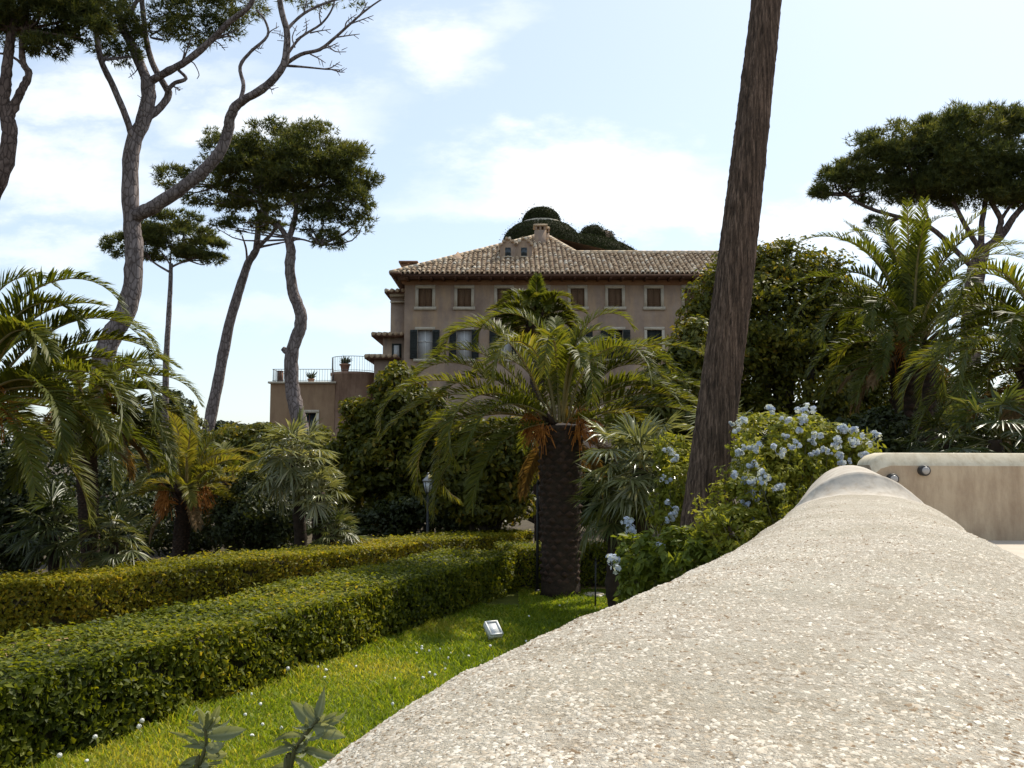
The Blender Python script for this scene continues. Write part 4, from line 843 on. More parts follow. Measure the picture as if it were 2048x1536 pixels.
# ivy-grown domes behind the roof
DD_ = 63.0
dome = thing('ivy_dome', 'ivy-grown stepped dome rising behind the villa roof', 'building', (P(1085, 900, DD_+2)[0], DD_+2, 0))
def revolve(prof, c, n=40):
    t_ = np.linspace(0, 2*np.pi, n, endpoint=False); V = np.array([[c[0]+r_*math.cos(a), c[1]+r_*math.sin(a), z] for r_, z in prof for a in t_]); return V, [grid_faces(len(prof), n, True)]
def ivyskin(prof, c, n, s=.16):
    prof = np.array(prof); seg = np.linalg.norm(np.diff(prof, axis=0), axis=1)*(prof[1:, 0]+prof[:-1, 0]+.01); idx = rng.choice(len(seg), n, p=seg/seg.sum()); t_ = rng.random(n); q = prof[idx]+(prof[idx+1]-prof[idx])*t_[:, None]
    a = rng.uniform(0, 2*np.pi, n); dn = prof[idx+1]-prof[idx]; nr = np.stack([dn[:, 1]*np.cos(a), dn[:, 1]*np.sin(a), -dn[:, 0]], 1); nr = unit(nr); nr = np.where((nr[:, :2]*np.stack([np.cos(a), np.sin(a)], 1)).sum(1)[:, None] < -.3, -nr, nr); nr[:, 2] = np.abs(nr[:, 2])
    p = np.stack([c[0]+q[:, 0]*np.cos(a), c[1]+q[:, 0]*np.sin(a), q[:, 1]], 1)+nr*(.10*rng.random((n, 1))+.32*rng.random((n, 1))**2*(rng.random((n, 1)) < .10)); return (*leaves(p, nr+.5*rng.standard_normal((n, 3)), s*(.6+.8*rng.random(n)), .7, .2), np.repeat(clumptint(p, .8), 4))
m63 = M(DD_+2); cc = np.array([P(1083, 460, DD_+2)[0], DD_+2]); zf = lambda py: P(1083, py, DD_+2)[2]
pr1 = [(82*m63, 0), (82*m63, zf(512)), (79*m63, zf(488)), (70*m63, zf(468)), (55*m63, zf(456)), (42*m63, zf(452))]
pr2 = [(41*m63, zf(456)), (41*m63, zf(447)), (39*m63, zf(446))]
pr3 = [(38*m63, zf(447)), (36*m63, zf(438)), (30*m63, zf(428)), (20*m63, zf(421)), (8*m63, zf(418)), (.01, zf(417.5))]
drm = build('drum', *revolve(pr1, cc), MT['twig'], dome); V, F, T = ivyskin(pr1[1:], cc, 20000, .085); tag(build('ivy', V, F, MT['ivy'], drm, tint=T), kind='stuff')
build('stone_ring', *revolve(pr2, cc), MT['frame'], dome)
dmt = build('cupola', *revolve(pr3, cc), MT['twig'], dome); V, F, T = ivyskin(pr3, cc, 6000, .09); tag(build('ivy', V, F, MT['ivy'], dmt, tint=T), kind='stuff')
build('finial', *tube([[cc[0]+.3, cc[1], zf(420)], [cc[0]+.34, cc[1], zf(413)]], [.05, .02], 6), MT['twig'], dome)
mound = thing('ivy_mound', 'long low ivy-covered vault sloping down to the right of the ivy dome', 'building', (P(1200, 900, DD_+4)[0], DD_+4, 0))
lob = []
topc = [(1110, 462), (1135, 470), (1160, 473), (1190, 476), (1215, 481), (1240, 489), (1262, 500), (1285, 515)]
m_ = MB(); xs2 = np.array([P(px, 900, DD_+4)[0] for px, _ in topc]); zs2 = np.array([P(1200, py, DD_+4)[2] for _, py in topc]); na_ = 15
t_ = np.linspace(0, np.pi, na_); Vm = []
for x, z in zip(xs2, zs2):
    for a in t_: Vm.append([x, DD_+4-3.2*math.cos(a), (z-3)+3*math.sin(a)**.7 if 0 < a < np.pi-1e-6 else 0.])
mo = build('vault', Vm, [grid_faces(len(xs2), na_), np.array([np.arange(na_)[::-1]+0, np.arange(na_)+(len(xs2)-1)*na_])], MT['twig'], mound)
n = 16000; xq = rng.uniform(xs2[0], xs2[-1], n); aq = rng.uniform(.05, np.pi*.75, n); zq = np.interp(xq, xs2, zs2)-3+3*np.sin(aq)**.7; pq = np.stack([xq, DD_+4-3.2*np.cos(aq), zq], 1); nq = np.stack([0*xq, -np.cos(aq), np.sin(aq)], 1)
V, F = leaves(pq+nq*(.1*rng.random((n, 1))+.35*rng.random((n, 1))**2*(rng.random((n, 1)) < .1)), nq+.5*rng.standard_normal((n, 3)), .10*(.5+1.0*rng.random(n)), .7, .2); tag(build('ivy', V, F, MT['ivy'], mo, tint=np.repeat(clumptint(pq, .8), 4)), kind='stuff')
p = P(1168, 474, DD_+5); build('stone_slab', *revolve([(.95, p[2]-.3), (.95, p[2]+.0), (.7, p[2]+.12), (.01, p[2]+.2)], p[:2]), MT['frame'], mound)
for (px, py, r_, nm, lb) in ((1186, 470, 25, 'cupola', 0), (1213, 472, 14, 'stone_crest', 1), (1221, 481, 10, 'stone_ball', 2)):
    p = P(px, py, DD_+4.5); rr3 = r_*M(DD_+4.5); pf = [(rr3*math.cos(t)+.001, p[2]+rr3*math.sin(t)*.75) for t in np.linspace(-.6, np.pi/2, 8)]
    o_ = build(nm, *revolve(pf, p[:2], 18), MT['twig'] if lb != 1 else MT['facade'], mound); V, F, T = ivyskin(pf, p[:2], 900 if lb == 0 else 260, .13); tag(build('ivy', V, F, MT['ivy'], o_, tint=T), kind='stuff')

# ------------------------------------------------------------------ pines
def limb(parent, pts, d, w0, w1, m, name='branch', dv=0., n=9, jit=.05):
    k_ = len(pts); q = []
    for i, (x, y) in enumerate(pts): q.append(P(x, y, d + dv*i/max(1, k_-1)))
    w = np.linspace(w0, w1, k_)*M(d)/2
    if k_ == 2: q.insert(1, (q[0]+q[1])/2); w = np.array([w[0], (w[0]+w[1])/2, w[1]])
    V, F = tube(q, w, n, jit, sub=4); return build(name, V, F, m, parent, smooth=True), np.array(q)
def pine_crown(parent, lobes, d, ntuft, need=.20, nw=.022, k=7, m='pine', sub=22, subr=.36, fill=.1, up=.5):
    L_ = [(P(x, y, d+dd), np.array([rx*M(d), max(rx, ry)*M(d)*.8, ry*M(d)])) for (x, y, rx, ry, *r_) in lobes for dd in ([r_[0]] if r_ else [0.])]
    p, dr = lobes_points(L_, ntuft, sub, subr, fill); n = len(p); dr = unit(dr + np.array([0, 0, up]) + .5*rng.standard_normal((n, 3)))
    nw = nw*1.25; need = need*.84; nd = unit(np.repeat(dr, k, 0) + .7*rng.standard_normal((n*k, 3))); b0 = np.repeat(p, k, 0); l_ = need*(.6+.7*rng.random((n*k, 1)))
    s_ = unit(np.cross(nd, rng.standard_normal((n*k, 3))))*nw*.5
    V = np.stack([b0-s_, b0+s_, b0+nd*l_], 1).reshape(-1, 3); F = np.arange(len(V)).reshape(-1, 3); T = np.repeat(np.repeat(clumptint(p, .9), k), 3)
    return tag(build('crown', V, F, MT[m], parent, tint=T), kind='stuff'), L_
def crown_twigs(parent, L_, starts, m, w=.05, per=3):
    for c, r in L_:
        i = np.argmin([np.linalg.norm(s_-c)+ (2 if s_[2] > c[2]+r[2]*.6 else 0) for s_ in starts]); s_ = starts[i]
        mb = MB()
        for j in range(per):
            e_ = c + unit(rng.standard_normal(3))*r*.7; md = s_*.45+e_*.55+rng.normal(0, .12, 3)*np.linalg.norm(e_-s_)*.5 - np.array([0, 0, .05*np.linalg.norm(e_-s_)]); mb.add(*tube([s_, md, e_], [w, w*.6, w*.25], 6, .05, sub=3))
            for q in range(3):
                f_ = md*(.3+.2*q)+e_*(.7-.2*q); g_ = f_+unit(rng.standard_normal(3)+np.array([0, 0, .5]))*r.min()*.6; mb.add(*tube([f_, g_], [w*.3, w*.12], 5))
        mb.build('branch', m, parent)
B1, B2 = MT['pine_bark'], MT['pine_bark2']
# tall forked pine
dA = 28.0
pA = thing('pine_tree', 'tall grey pine with forked trunk and a long bare branch reaching right', 'tree', (*P(225, 900, dA)[:2], 0))
f = P(195, 760, dA)
trunkpts = [(190, 1040), (195, 800), (215, 690), (243, 640), (262, 585), (268, 525), (266, 470), (263, 444), (260, 359), (266, 290), (288, 240), (297, 191), (294, 157)]
_, qA = limb(pA, trunkpts, dA, 42, 27, B1, 'trunk', n=14)
ends = []
for pts, w0, w1, dv in (
    ([(294, 160), (273, 113), (253, 68), (239, 27), (250, -20)], 22, 14, 1.0),
    ([(266, 290), (261, 262), (246, 219), (222, 164), (202, 120), (193, 68), (185, 34), (190, -20)], 15, 9, -1.5),
    ([(264, 436), (285, 424), (308, 413), (359, 379), (410, 338), (441, 301), (456, 260), (460, 236), (472, 212), (496, 195), (533, 171), (567, 130), (574, 68), (564, 27), (556, -20)], 30, 10, -2.0),
    ([(480, 203), (487, 171), (480, 133), (502, 103), (535, 72), (530, 41), (513, 20)], 9, 4, .5),
    ([(565, 132), (601, 109), (639, 99), (670, 75), (700, 48), (735, 18), (770, -6)], 9, 3, -.5),
    ([(566, 131), (598, 133), (649, 138), (684, 140)], 6, 2, .5),
    ([(575, 70), (578, 55), (608, 27), (649, 7), (705, -10)], 8, 4, .8),
    ([(575, 108), (601, 75), (642, 48), (663, 20), (672, -12)], 6, 3, 0.),
    ([(296, 166), (328, 147), (376, 120), (424, 79), (458, 44), (495, 17), (512, -15)], 17, 9, -1.),
    ([(292, 235), (308, 226), (331, 202), (337, 185), (331, 174), (308, 133), (294, 89), (287, 34), (281, -20)], 17, 10, .8),
    ([(333, 182), (350, 166), (372, 157), (357, 140)], 10, 6, .2),
    ([(376, 121), (388, 127), (398, 148), (394, 158)], 3, 1.5, .1), ([(325, 80), (300, 72), (340, 50), (352, 30)], 5, 3, .2),
    ([(262, 25), (270, 8), (285, -10)], 10, 7, .1)):
    _, q = limb(pA, pts, dA + (0 if pts[0][0] < 470 else -1.2), w0, w1, B1, dv=dv); ends += [q[-1], q[len(q)//2]]
for s_, ang_, l_ in [((601, 75), 75, 40), ((620, 66), 10, 42), ((642, 48), 85, 40), ((639, 99), 20, 40), ((649, 138), 25, 34), ((620, 108), -30, 36), ((670, 75), 8, 50), ((690, 56), 50, 36), ((608, 27), 80, 30), ((574, 90), 130, 30), ((535, 72), 40, 30), ((502, 103), 15, 26), ((533, 171), -30, 18), ((700, 48), 20, 50), ((655, 90), -20, 40), ((590, 95), 85, 44), ((720, 30), 60, 30), ((664, 139), -12, 26), ((300, 195), 190, 20), ((345, 172), -40, 14), ((270, 120), 250, 38), ((424, 79), -40, 34)]:
    d_ = dA-1.8 if s_[0] > 470 else dA; e_ = (s_[0]+l_*math.cos(R(ang_)), s_[1]-l_*math.sin(R(ang_))); m2 = ((s_[0]+e_[0])/2+rng.normal(0, 4), (s_[1]+e_[1])/2+rng.normal(0, 4))
    mb = MB(); mb.add(*tube([P(*s_, d_), P(*m2, d_), P(*e_, d_)], np.array([3.4, 2.6, 1.4])*M(d_)/2, 5, sub=3))
    for k_ in range(3):
        t_ = .35+.2*k_; s3 = (s_[0]+(e_[0]-s_[0])*t_, s_[1]+(e_[1]-s_[1])*t_); a3 = R(ang_+rng.choice([-45, 45])); e3 = (s3[0]+13*math.cos(a3), s3[1]-13*math.sin(a3)); mb.add(*tube([P(*s3, d_), P(*e3, d_)], np.array([1.8, 1.])*M(d_)/2, 4))
    mb.build('twig', B1, pA)
_, LA = pine_crown(pA, [(200, 20, 70, 50), (150, 5, 80, 40), (245, 75, 45, 45), (225, 105, 40, 22), (340, 25, 50, 45), (400, 40, 70, 45), (450, 55, 45, 40), (360, 75, 45, 25), (300, 60, 30, 25), (260, 110, 28, 14), (600, -5, 50, 14), (480, 5, 50, 25), (690, -2, 45, 10), (420, -60, 160, 50), (200, -80, 200, 60), (320, -120, 200, 60)], dA, 9500, .24, .024, 6, subr=.34)
crown_twigs(pA, LA[:10], ends, B1, .05, 2)
# pine at the left edge
dB = 25.0; pB = thing('pine_tree', 'brown double-stemmed pine cut by the left edge with dark dense crown', 'tree', (*P(-60, 900, dB)[:2], 0))
limb(pB, [(-75, 1060), (-60, 700), (-35, 450), (5, 342), (17, 290), (19, 256), (7, 212), (10, 175), (14, 137), (20, 85), (30, 40)], dB, 40, 16, B2, 'trunk', n=12, jit=.09)
limb(pB, [(18, 240), (24, 222), (38, 191), (48, 171), (58, 147), (46, 125), (44, 85), (52, 50)], dB, 20, 10, B2, jit=.12); limb(pB, [(45, 130), (32, 118), (10, 108), (-30, 105)], dB, 6, 4, B2)
_, LB = pine_crown(pB, [(20, 30, 90, 45), (100, 30, 70, 45), (-60, 30, 90, 60), (95, 92, 48, 18), (170, 50, 40, 40), (60, -40, 160, 60)], dB, 11000, .24, .026, 6, sub=30); crown_twigs(pB, LB, [P(30, 60, dB), P(52, 60, dB)], B2, .06, 2)
# twin pines, middle left
dC = 36.0; pC = thing('pine_tree', 'crooked pine with broken stub and wide flat crown standing before the terrace wing', 'tree', (*P(603, 900, dC)[:2], 0))
limb(pC, [(606, 1010), (603, 880), (596, 830), (587, 793), (582, 733), (587, 694), (600, 656), (600, 621), (587, 587), (580, 535), (582, 501), (576, 475)], dC, 33, 18, B1, 'trunk', n=12, jit=.07)
limb(pC, [(586, 712), (574, 704), (565, 697)], dC, 16, 10, B1, 'stub', n=8)
st = []
for pts, w0, w1 in (([(577, 480), (560, 455), (544, 445), (526, 420), (518, 393)], 12, 6), ([(577, 478), (587, 449), (592, 420), (595, 393), (620, 380), (640, 372)], 13, 6), ([(590, 425), (640, 410), (670, 395)], 7, 4), ([(579, 485), (600, 478), (640, 490)], 5, 3), ([(590, 400), (580, 350), (560, 320)], 8, 4), ([(522, 405), (470, 390), (440, 370)], 6, 3)):
    _, q = limb(pC, pts, dC, w0, w1, B1); st += [q[-1], q[len(q)//2]]
_, LC = pine_crown(pC, [(540, 290, 80, 48), (620, 310, 100, 52), (690, 340, 62, 52), (455, 310, 62, 40), (440, 345, 60, 30), (350, 358, 42, 26), (430, 392, 55, 26), (560, 350, 130, 50), (640, 370, 90, 40), (700, 400, 48, 40), (720, 450, 26, 22), (600, 405, 80, 30), (640, 440, 48, 34), (655, 480, 30, 22), (505, 350, 70, 40), (500, 450, 50, 16), (440, 452, 26, 8)], dC, 15000, .26, .03, 6, sub=24, subr=.34); crown_twigs(pC, LC, st, B1, .05, 3)
dD = 38.5; pD = thing('pine_tree', 'slender pine trunk leaning right, left of the crooked pine', 'tree', (*P(405, 900, dD)[:2], 0))
limb(pD, [(392, 1000), (405, 900), (419, 845), (441, 737), (458, 651), (479, 578), (496, 527), (512, 500), (516, 458), (520, 420)], dD, 27, 10, B1, 'trunk', n=12, jit=.06)
limb(pD, [(512, 500), (528, 483), (545, 466), (560, 440)], dD, 9, 6, B1); limb(pD, [(516, 495), (540, 490), (570, 484)], dD, 6, 3, B1); limb(pD, [(494, 524), (492, 497), (484, 471)], dD, 5, 3, B1, 'dead_branch')
_, LD = pine_crown(pD, [(500, 425, 60, 22), (530, 380, 60, 40), (545, 455, 30, 12)], dD, 2200, .26, .03, 6); crown_twigs(pD, LD, [P(518, 430, dD)], B1, .04, 3)
dE_ = 46.0; pE = thing('pine_tree', 'small distant umbrella pine on a thin straight trunk', 'tree', (*P(333, 900, dE_)[:2], 0))
limb(pE, [(330, 990), (331, 776), (335, 673), (340, 587), (342, 527)], dE_, 14, 8, B1, 'trunk', n=10, jit=.06); limb(pE, [(341, 545), (315, 530), (286, 509)], dE_, 5, 3, B1); limb(pE, [(341, 535), (360, 526), (385, 520)], dE_, 5, 3, B1)
_, LE = pine_crown(pE, [(345, 450, 58, 30), (355, 475, 68, 26), (405, 500, 46, 22), (245, 492, 40, 20), (290, 480, 40, 25), (330, 505, 56, 14), (425, 520, 24, 12)], dE_, 6500, .28, .035, 6, sub=20); crown_twigs(pE, LE, [P(341, 530, dE_), P(300, 515, dE_), P(375, 520, dE_)], B1, .05, 2)
# umbrella pine at the right
dR = 30.0; pR = thing('pine_tree', 'broad umbrella pine at the right with dense dark flat-topped crown', 'tree', (*P(1945, 900, dR)[:2], 0))
limb(pR, [(1935, 1030), (1938, 800), (1945, 620), (1950, 551), (1958, 520), (1965, 490)], dR, 44, 28, B2, 'trunk', n=14); st = []
for pts, w0, w1 in (([(1964, 500), (1990, 480), (1999, 455), (2001, 437), (1986, 410), (1975, 380)], 15, 9), ([(1968, 500), (2000, 475), (2020, 445), (2035, 425), (2060, 400), (2090, 370)], 16, 9), ([(1962, 500), (1963, 452), (1969, 415), (1975, 370)], 13, 8), ([(2001, 440), (2015, 420), (2030, 400)], 8, 5), ([(1950, 540), (1910, 500), (1860, 455), (1800, 435), (1748, 420), (1711, 403), (1690, 390)], 12, 5), ([(1960, 500), (1930, 450), (1905, 400), (1890, 370)], 11, 7), ([(1860, 455), (1850, 420), (1830, 390)], 7, 5)):
    _, q = limb(pR, pts, dR, w0, w1, B2); st += [q[-1], q[len(q)//2]]
_, LR = pine_crown(pR, [(1800, 295, 85, 55), (1890, 285, 90, 58), (1980, 265, 70, 52), (2050, 290, 80, 70), (1765, 330, 60, 45), (1850, 340, 110, 55), (1950, 345, 110, 55), (2060, 360, 90, 50), (1665, 370, 40, 34), (1700, 345, 40, 30), (1740, 380, 45, 30), (1840, 385, 70, 28), (1640, 385, 20, 16), (2140, 330, 80, 80), (1745, 445, 14, 14), (1960, 390, 80, 30), (1900, 375, 90, 32), (2040, 395, 60, 24)], dR, 27000, .24, .024, 6, sub=34, subr=.29, up=.9, fill=.25); crown_twigs(pR, LR, st, B2, .05, 3)

# ------------------------------------------------------------------ broad-leaved trees and shrubs
def bushy(name, label, lobes, d, n, ls, m, cat='shrub', foot=None, stems=4, asp=.5, trunk=.06, sub=26, subr=.33, fill=.3, depth=1.0):
    L_ = [(P(x, y, d+(r_[0] if r_ else 0)), np.array([rx*M(d), (rx+ry)/2*M(d)*depth, ry*M(d)])) for (x, y, rx, ry, *r_) in lobes]
    c0 = np.mean([l[0] for l in L_], 0); ft = np.array([c0[0] if foot is None else P(foot, 900, d)[0], d, 0.]); th_ = thing(name, label, cat, ft)
    mb = MB()
    for c, r in L_:
        for j in range(max(1, stems//len(L_)+1)):
            e_ = c+unit(rng.standard_normal(3))*r*.5; md = ft*.4+c*.6; md[2] = min(md[2], max(.1, c[2]-r[2]*.4)); s_ = ft+np.array([rng.normal(0, .12), rng.normal(0, .12), 0])
            mb.add(*tube([s_, md+rng.normal(0, .1, 3), e_], [trunk, trunk*.6, trunk*.2], 7, .06, sub=3))
    mb.build('trunk' if cat == 'tree' else 'stems', MT['bark'], th_)
    p, dr = lobes_points(L_, n, sub, subr, fill); ok = p[:, 2] > .03; p, dr = p[ok], dr[ok]
    V, F = leaves(p, dr+np.array([0, 0, .35])+.7*rng.standard_normal(p.shape), ls*(.6+.75*rng.random(len(p))), asp, .25)
    tag(build('crown' if cat == 'tree' else 'foliage', V, F, MT[m], th_, tint=np.repeat(clumptint(p, 1.6), 4)), kind='stuff'); return th_
bushy('leafy_tree', 'dark pointed broad-leaved tree left of the central palm', [(795, 775, 50, 48), (775, 830, 80, 60), (725, 870, 55, 70), (840, 850, 70, 70), (720, 940, 70, 80), (800, 920, 90, 90), (880, 930, 90, 90, .6), (760, 1010, 100, 60), (870, 1010, 100, 60)], 19.5, 26000, .15, 'broad', 'tree', 790, trunk=.12, stems=12)
bushy('leafy_tree', 'broad-leaved tree with yellowing leaf tips directly left of the central palm trunk', [(960, 900, 70, 60), (1000, 950, 70, 70), (930, 970, 70, 60), (990, 1010, 90, 50), (1030, 900, 60, 60)], 17.5, 13000, .14, 'broad', 'tree', 970, trunk=.09, stems=8)
bushy('round_tree', 'large rounded dark leafy tree behind the leaning trunk', [(1545, 545, 70, 62), (1600, 570, 95, 80), (1500, 570, 70, 75), (1680, 640, 85, 90), (1560, 650, 150, 110), (1440, 600, 60, 75), (1410, 680, 50, 70), (1720, 720, 62, 80), (1480, 730, 110, 100), (1620, 770, 140, 110), (1500, 850, 130, 80), (1680, 850, 110, 80), (1395, 650, 42, 60), (1745, 660, 55, 80), (1760, 770, 60, 90)], 20.0, 58000, .13, 'broad', 'tree', 1560, trunk=.16, stems=14, fill=.4)
bushy('shrub', 'yellow-green leafy shrub showing between the central palm and the leaning trunk', [(1385, 700, 45, 60), (1350, 760, 70, 60), (1380, 830, 80, 70), (1300, 850, 80, 70), (1340, 940, 100, 80)], 15.5, 12000, .13, 'shrub_yellow', stems=8)
for lab, lo, d, n, ls, m in (
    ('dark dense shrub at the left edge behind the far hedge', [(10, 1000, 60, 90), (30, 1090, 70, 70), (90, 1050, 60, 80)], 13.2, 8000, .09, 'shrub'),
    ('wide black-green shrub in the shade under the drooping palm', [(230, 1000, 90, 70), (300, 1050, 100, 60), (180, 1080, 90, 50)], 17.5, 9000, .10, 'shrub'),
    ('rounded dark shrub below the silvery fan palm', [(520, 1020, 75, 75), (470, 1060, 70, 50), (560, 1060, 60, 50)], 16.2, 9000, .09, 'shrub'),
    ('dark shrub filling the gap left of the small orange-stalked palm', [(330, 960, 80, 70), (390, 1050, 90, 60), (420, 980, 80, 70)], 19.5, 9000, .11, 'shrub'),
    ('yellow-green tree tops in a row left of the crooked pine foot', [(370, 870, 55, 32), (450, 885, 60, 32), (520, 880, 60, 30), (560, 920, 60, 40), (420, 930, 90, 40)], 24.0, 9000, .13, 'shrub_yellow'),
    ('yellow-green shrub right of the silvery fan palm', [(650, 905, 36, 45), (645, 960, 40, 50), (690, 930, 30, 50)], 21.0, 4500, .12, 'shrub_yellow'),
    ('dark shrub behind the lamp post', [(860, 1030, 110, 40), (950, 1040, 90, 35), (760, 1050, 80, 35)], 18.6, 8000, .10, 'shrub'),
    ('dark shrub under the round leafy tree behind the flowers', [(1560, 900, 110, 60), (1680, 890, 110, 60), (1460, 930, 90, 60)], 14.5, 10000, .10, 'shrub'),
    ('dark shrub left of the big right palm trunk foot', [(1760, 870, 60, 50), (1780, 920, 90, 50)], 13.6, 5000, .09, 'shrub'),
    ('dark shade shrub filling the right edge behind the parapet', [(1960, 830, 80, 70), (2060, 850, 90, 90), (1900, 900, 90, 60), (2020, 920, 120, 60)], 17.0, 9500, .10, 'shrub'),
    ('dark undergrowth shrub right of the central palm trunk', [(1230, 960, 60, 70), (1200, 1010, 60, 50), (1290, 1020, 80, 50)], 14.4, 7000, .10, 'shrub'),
    ('grey-green far tree clump at the foot of the distant umbrella pine', [(350, 812, 36, 26), (330, 835, 40, 25), (372, 838, 26, 22)], 60.0, 3000, .3, 'far_green'),
    ('low grey-green clump far off, right of the leaning pine', [(450, 858, 26, 14), (480, 862, 40, 12), (525, 860, 30, 14)], 64.0, 2500, .3, 'far_green'),
    ('far hedge-like row of trees closing the garden at the left', [(60, 880, 150, 50), (250, 885, 150, 45), (420, 893, 160, 36), (620, 900, 140, 40)], 70.0, 9000, .35, 'far_green'),
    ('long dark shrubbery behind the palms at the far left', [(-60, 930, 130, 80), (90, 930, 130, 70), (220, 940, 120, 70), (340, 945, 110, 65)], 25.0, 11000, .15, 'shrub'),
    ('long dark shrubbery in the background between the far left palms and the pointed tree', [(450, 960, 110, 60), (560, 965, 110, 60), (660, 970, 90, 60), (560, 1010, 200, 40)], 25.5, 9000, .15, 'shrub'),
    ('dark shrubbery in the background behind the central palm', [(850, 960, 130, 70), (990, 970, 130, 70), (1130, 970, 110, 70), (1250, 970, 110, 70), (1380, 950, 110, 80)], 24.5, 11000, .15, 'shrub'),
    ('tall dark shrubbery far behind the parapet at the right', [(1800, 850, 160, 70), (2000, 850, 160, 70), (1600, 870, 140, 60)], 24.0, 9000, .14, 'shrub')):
    bushy('shrub', lab, lo, d, n, ls, m, stems=6)

# ------------------------------------------------------------------ plumbago
def plumbago(label, lobes, d, n, ls, m, heads, nstem, foot, hr=.046):
    L_ = [(P(x, y, d+dd), np.array([rx*M(d), (rx+ry)/2*M(d), ry*M(d)])) for (x, y, rx, ry, dd) in lobes]; ft = np.array([P(foot, 900, d)[0], d, 0.]); th_ = thing('plumbago_bush', label, 'bush', ft)
    mb = MB(); ends_ = []
    for i in range(nstem):
        c, r = L_[rng.integers(len(L_))]; e_ = c+unit(rng.standard_normal(3)+np.array([0, -.2, .9]))*r*(.85+.6*rng.random()**1.5); mb.add(*tube([ft+rng.normal(0, .15, 3)*[1, 1, 0], ft*.4+e_*.6+rng.normal(0, .08, 3), e_], [.012, .008, .003], 5, sub=3)); ends_.append(e_)
    mb.build('stems', MT['stem'], th_)
    p, dr = lobes_points(L_, n, 60, .21, .12); k_ = n//3; ei = rng.integers(0, len(ends_), k_); p2 = np.array(ends_)[ei] - rng.random((k_, 1))*np.array([0, 0, .30]) + rng.normal(0, .03, (k_, 3)); p = np.vstack([p, p2]); dr = np.vstack([dr, rng.standard_normal((k_, 3))]); ok = p[:, 2] > .03; p, dr = p[ok], dr[ok]
    V, F = leaves(p, dr+np.array([0, 0, .7])+.6*rng.standard_normal(p.shape), ls*(.55+.8*rng.random(len(p))), .42, .2); tag(build('foliage', V, F, MT[m], th_, tint=np.repeat(clumptint(p, 3.), 4)), kind='stuff')
    for (px, py, s_) in heads:
        c = P(px, py, d-rng.uniform(.2, .45)); rr3 = hr*s_; k_ = 38; u_ = unit(rng.standard_normal((k_, 3))+np.array([0, -.3, .5])); sub_ = rng.normal(0, .75, (4, 3))*np.array([1, .6, .8]); mb = MB()
        for q_ in sub_: mb.add(*tube([c-np.array([0, 0, rr3*.6]), c+q_*rr3*.75], [.002, .0015], 4), tint=.2)
        for i in range(k_):       # five-petalled florets
            f0 = c+sub_[i % 4]*rr3*.75+u_[i]*rr3*.62*(.2+.85*rng.random()**.7); a_ = unit(np.cross(u_[i], rng.standard_normal(3))); b2 = np.cross(u_[i], a_); fr = .0155*s_**.5*(.8+.4*rng.random()); ti = rng.random()
            u_[i] = unit(u_[i]+rng.normal(0, .35, 3)); V = [f0-u_[i]*.005]
            for j in range(5):
                t0_, t1_, t2_ = (j-.42)*2*np.pi/5, j*2*np.pi/5, (j+.42)*2*np.pi/5
                for tq, rq in ((t0_, .8), (t1_, 1.05), (t2_, .8)): V.append(f0+(a_*math.cos(tq)+b2*math.sin(tq))*fr*rq)
            mb.add(V, np.concatenate([np.array([[0, 1+3*j, 2+3*j], [0, 2+3*j, 3+3*j]]) for j in range(5)]), tint=ti)
        mb.build('flower_head', MT['petal'], th_)
heads = [(1492, 838, 1.), (1541, 820, .9), (1616, 822, 1.2), (1612, 838, 1.), (1690, 858, 1.), (1702, 862, .9), (1745, 876, 1.1), (1671, 880, 1.), (1705, 888, 1.), (1732, 908, 1.), (1515, 900, 1.), (1553, 902, .9), (1483, 903, .8), (1525, 956, 1.3), (1490, 960, .9), (1515, 985, 1.3), (1500, 966, .8), (1480, 1034, 1.), (1558, 975, .8), (1470, 950, .9), (1640, 870, .8), (1575, 838, .8), (1590, 892, .8), (1505, 930, .8), (1680, 912, .9), (1460, 1040, .6)] + [(float(rng.uniform(1460, 1700)), 0., float(rng.uniform(.4, .65))) for _ in range(22)]
heads = [(x, y if y else float(rng.uniform(840, 1040) if x < 1570 else rng.uniform(850, 930)), q) for x, y, q in heads]
plumbago('yellow-green bush full of pale blue flower heads beside the rounded wall', [(1540, 880, 85, 55, .2), (1620, 880, 80, 50, .2), (1680, 900, 60, 40, .1), (1540, 950, 95, 60, 0), (1500, 1010, 80, 60, -.2), (1590, 960, 70, 60, 0), (1470, 1070, 60, 60, -.4), (1560, 1040, 70, 60, 0), (1720, 910, 40, 30, .1), (1560, 1140, 100, 80, 0), (1520, 1230, 100, 80, 0), (1610, 1240, 90, 90, .1), (1560, 1330, 110, 70, 0)], 7.2, 19000, .055, 'plumb', heads, 110, 1560)
plumbago('bush of pale blue flowers partly behind the left of the leaning trunk', [(1345, 905, 35, 40, .2), (1360, 960, 40, 50, 0), (1330, 1020, 35, 50, 0), (1360, 1050, 40, 60, 0), (1345, 1140, 50, 60, 0), (1350, 1240, 55, 60, 0)], 9.0, 5800, .06, 'plumb', [(1338, 905, 1.), (1345, 920, .9), (1328, 957, .8), (1352, 1018, 1.2), (1344, 1035, 1.1)], 22, 1350)
plumbago('low dark leafy bush with three large blue flower heads at the trunk foot', [(1280, 1110, 45, 45, 0), (1320, 1130, 50, 40, -.2), (1360, 1110, 50, 50, -.4), (1400, 1120, 40, 40, -.8), (1300, 1180, 60, 40, 0), (1320, 1250, 80, 60, 0), (1310, 1320, 80, 50, 0), (1380, 1280, 60, 70, -.3)], 7.6, 5200, .085, 'plumb_dk', [(1264, 1048, 1.5), (1222, 1116, 1.6), (1326, 1090, .7)], 26, 1320, .05)

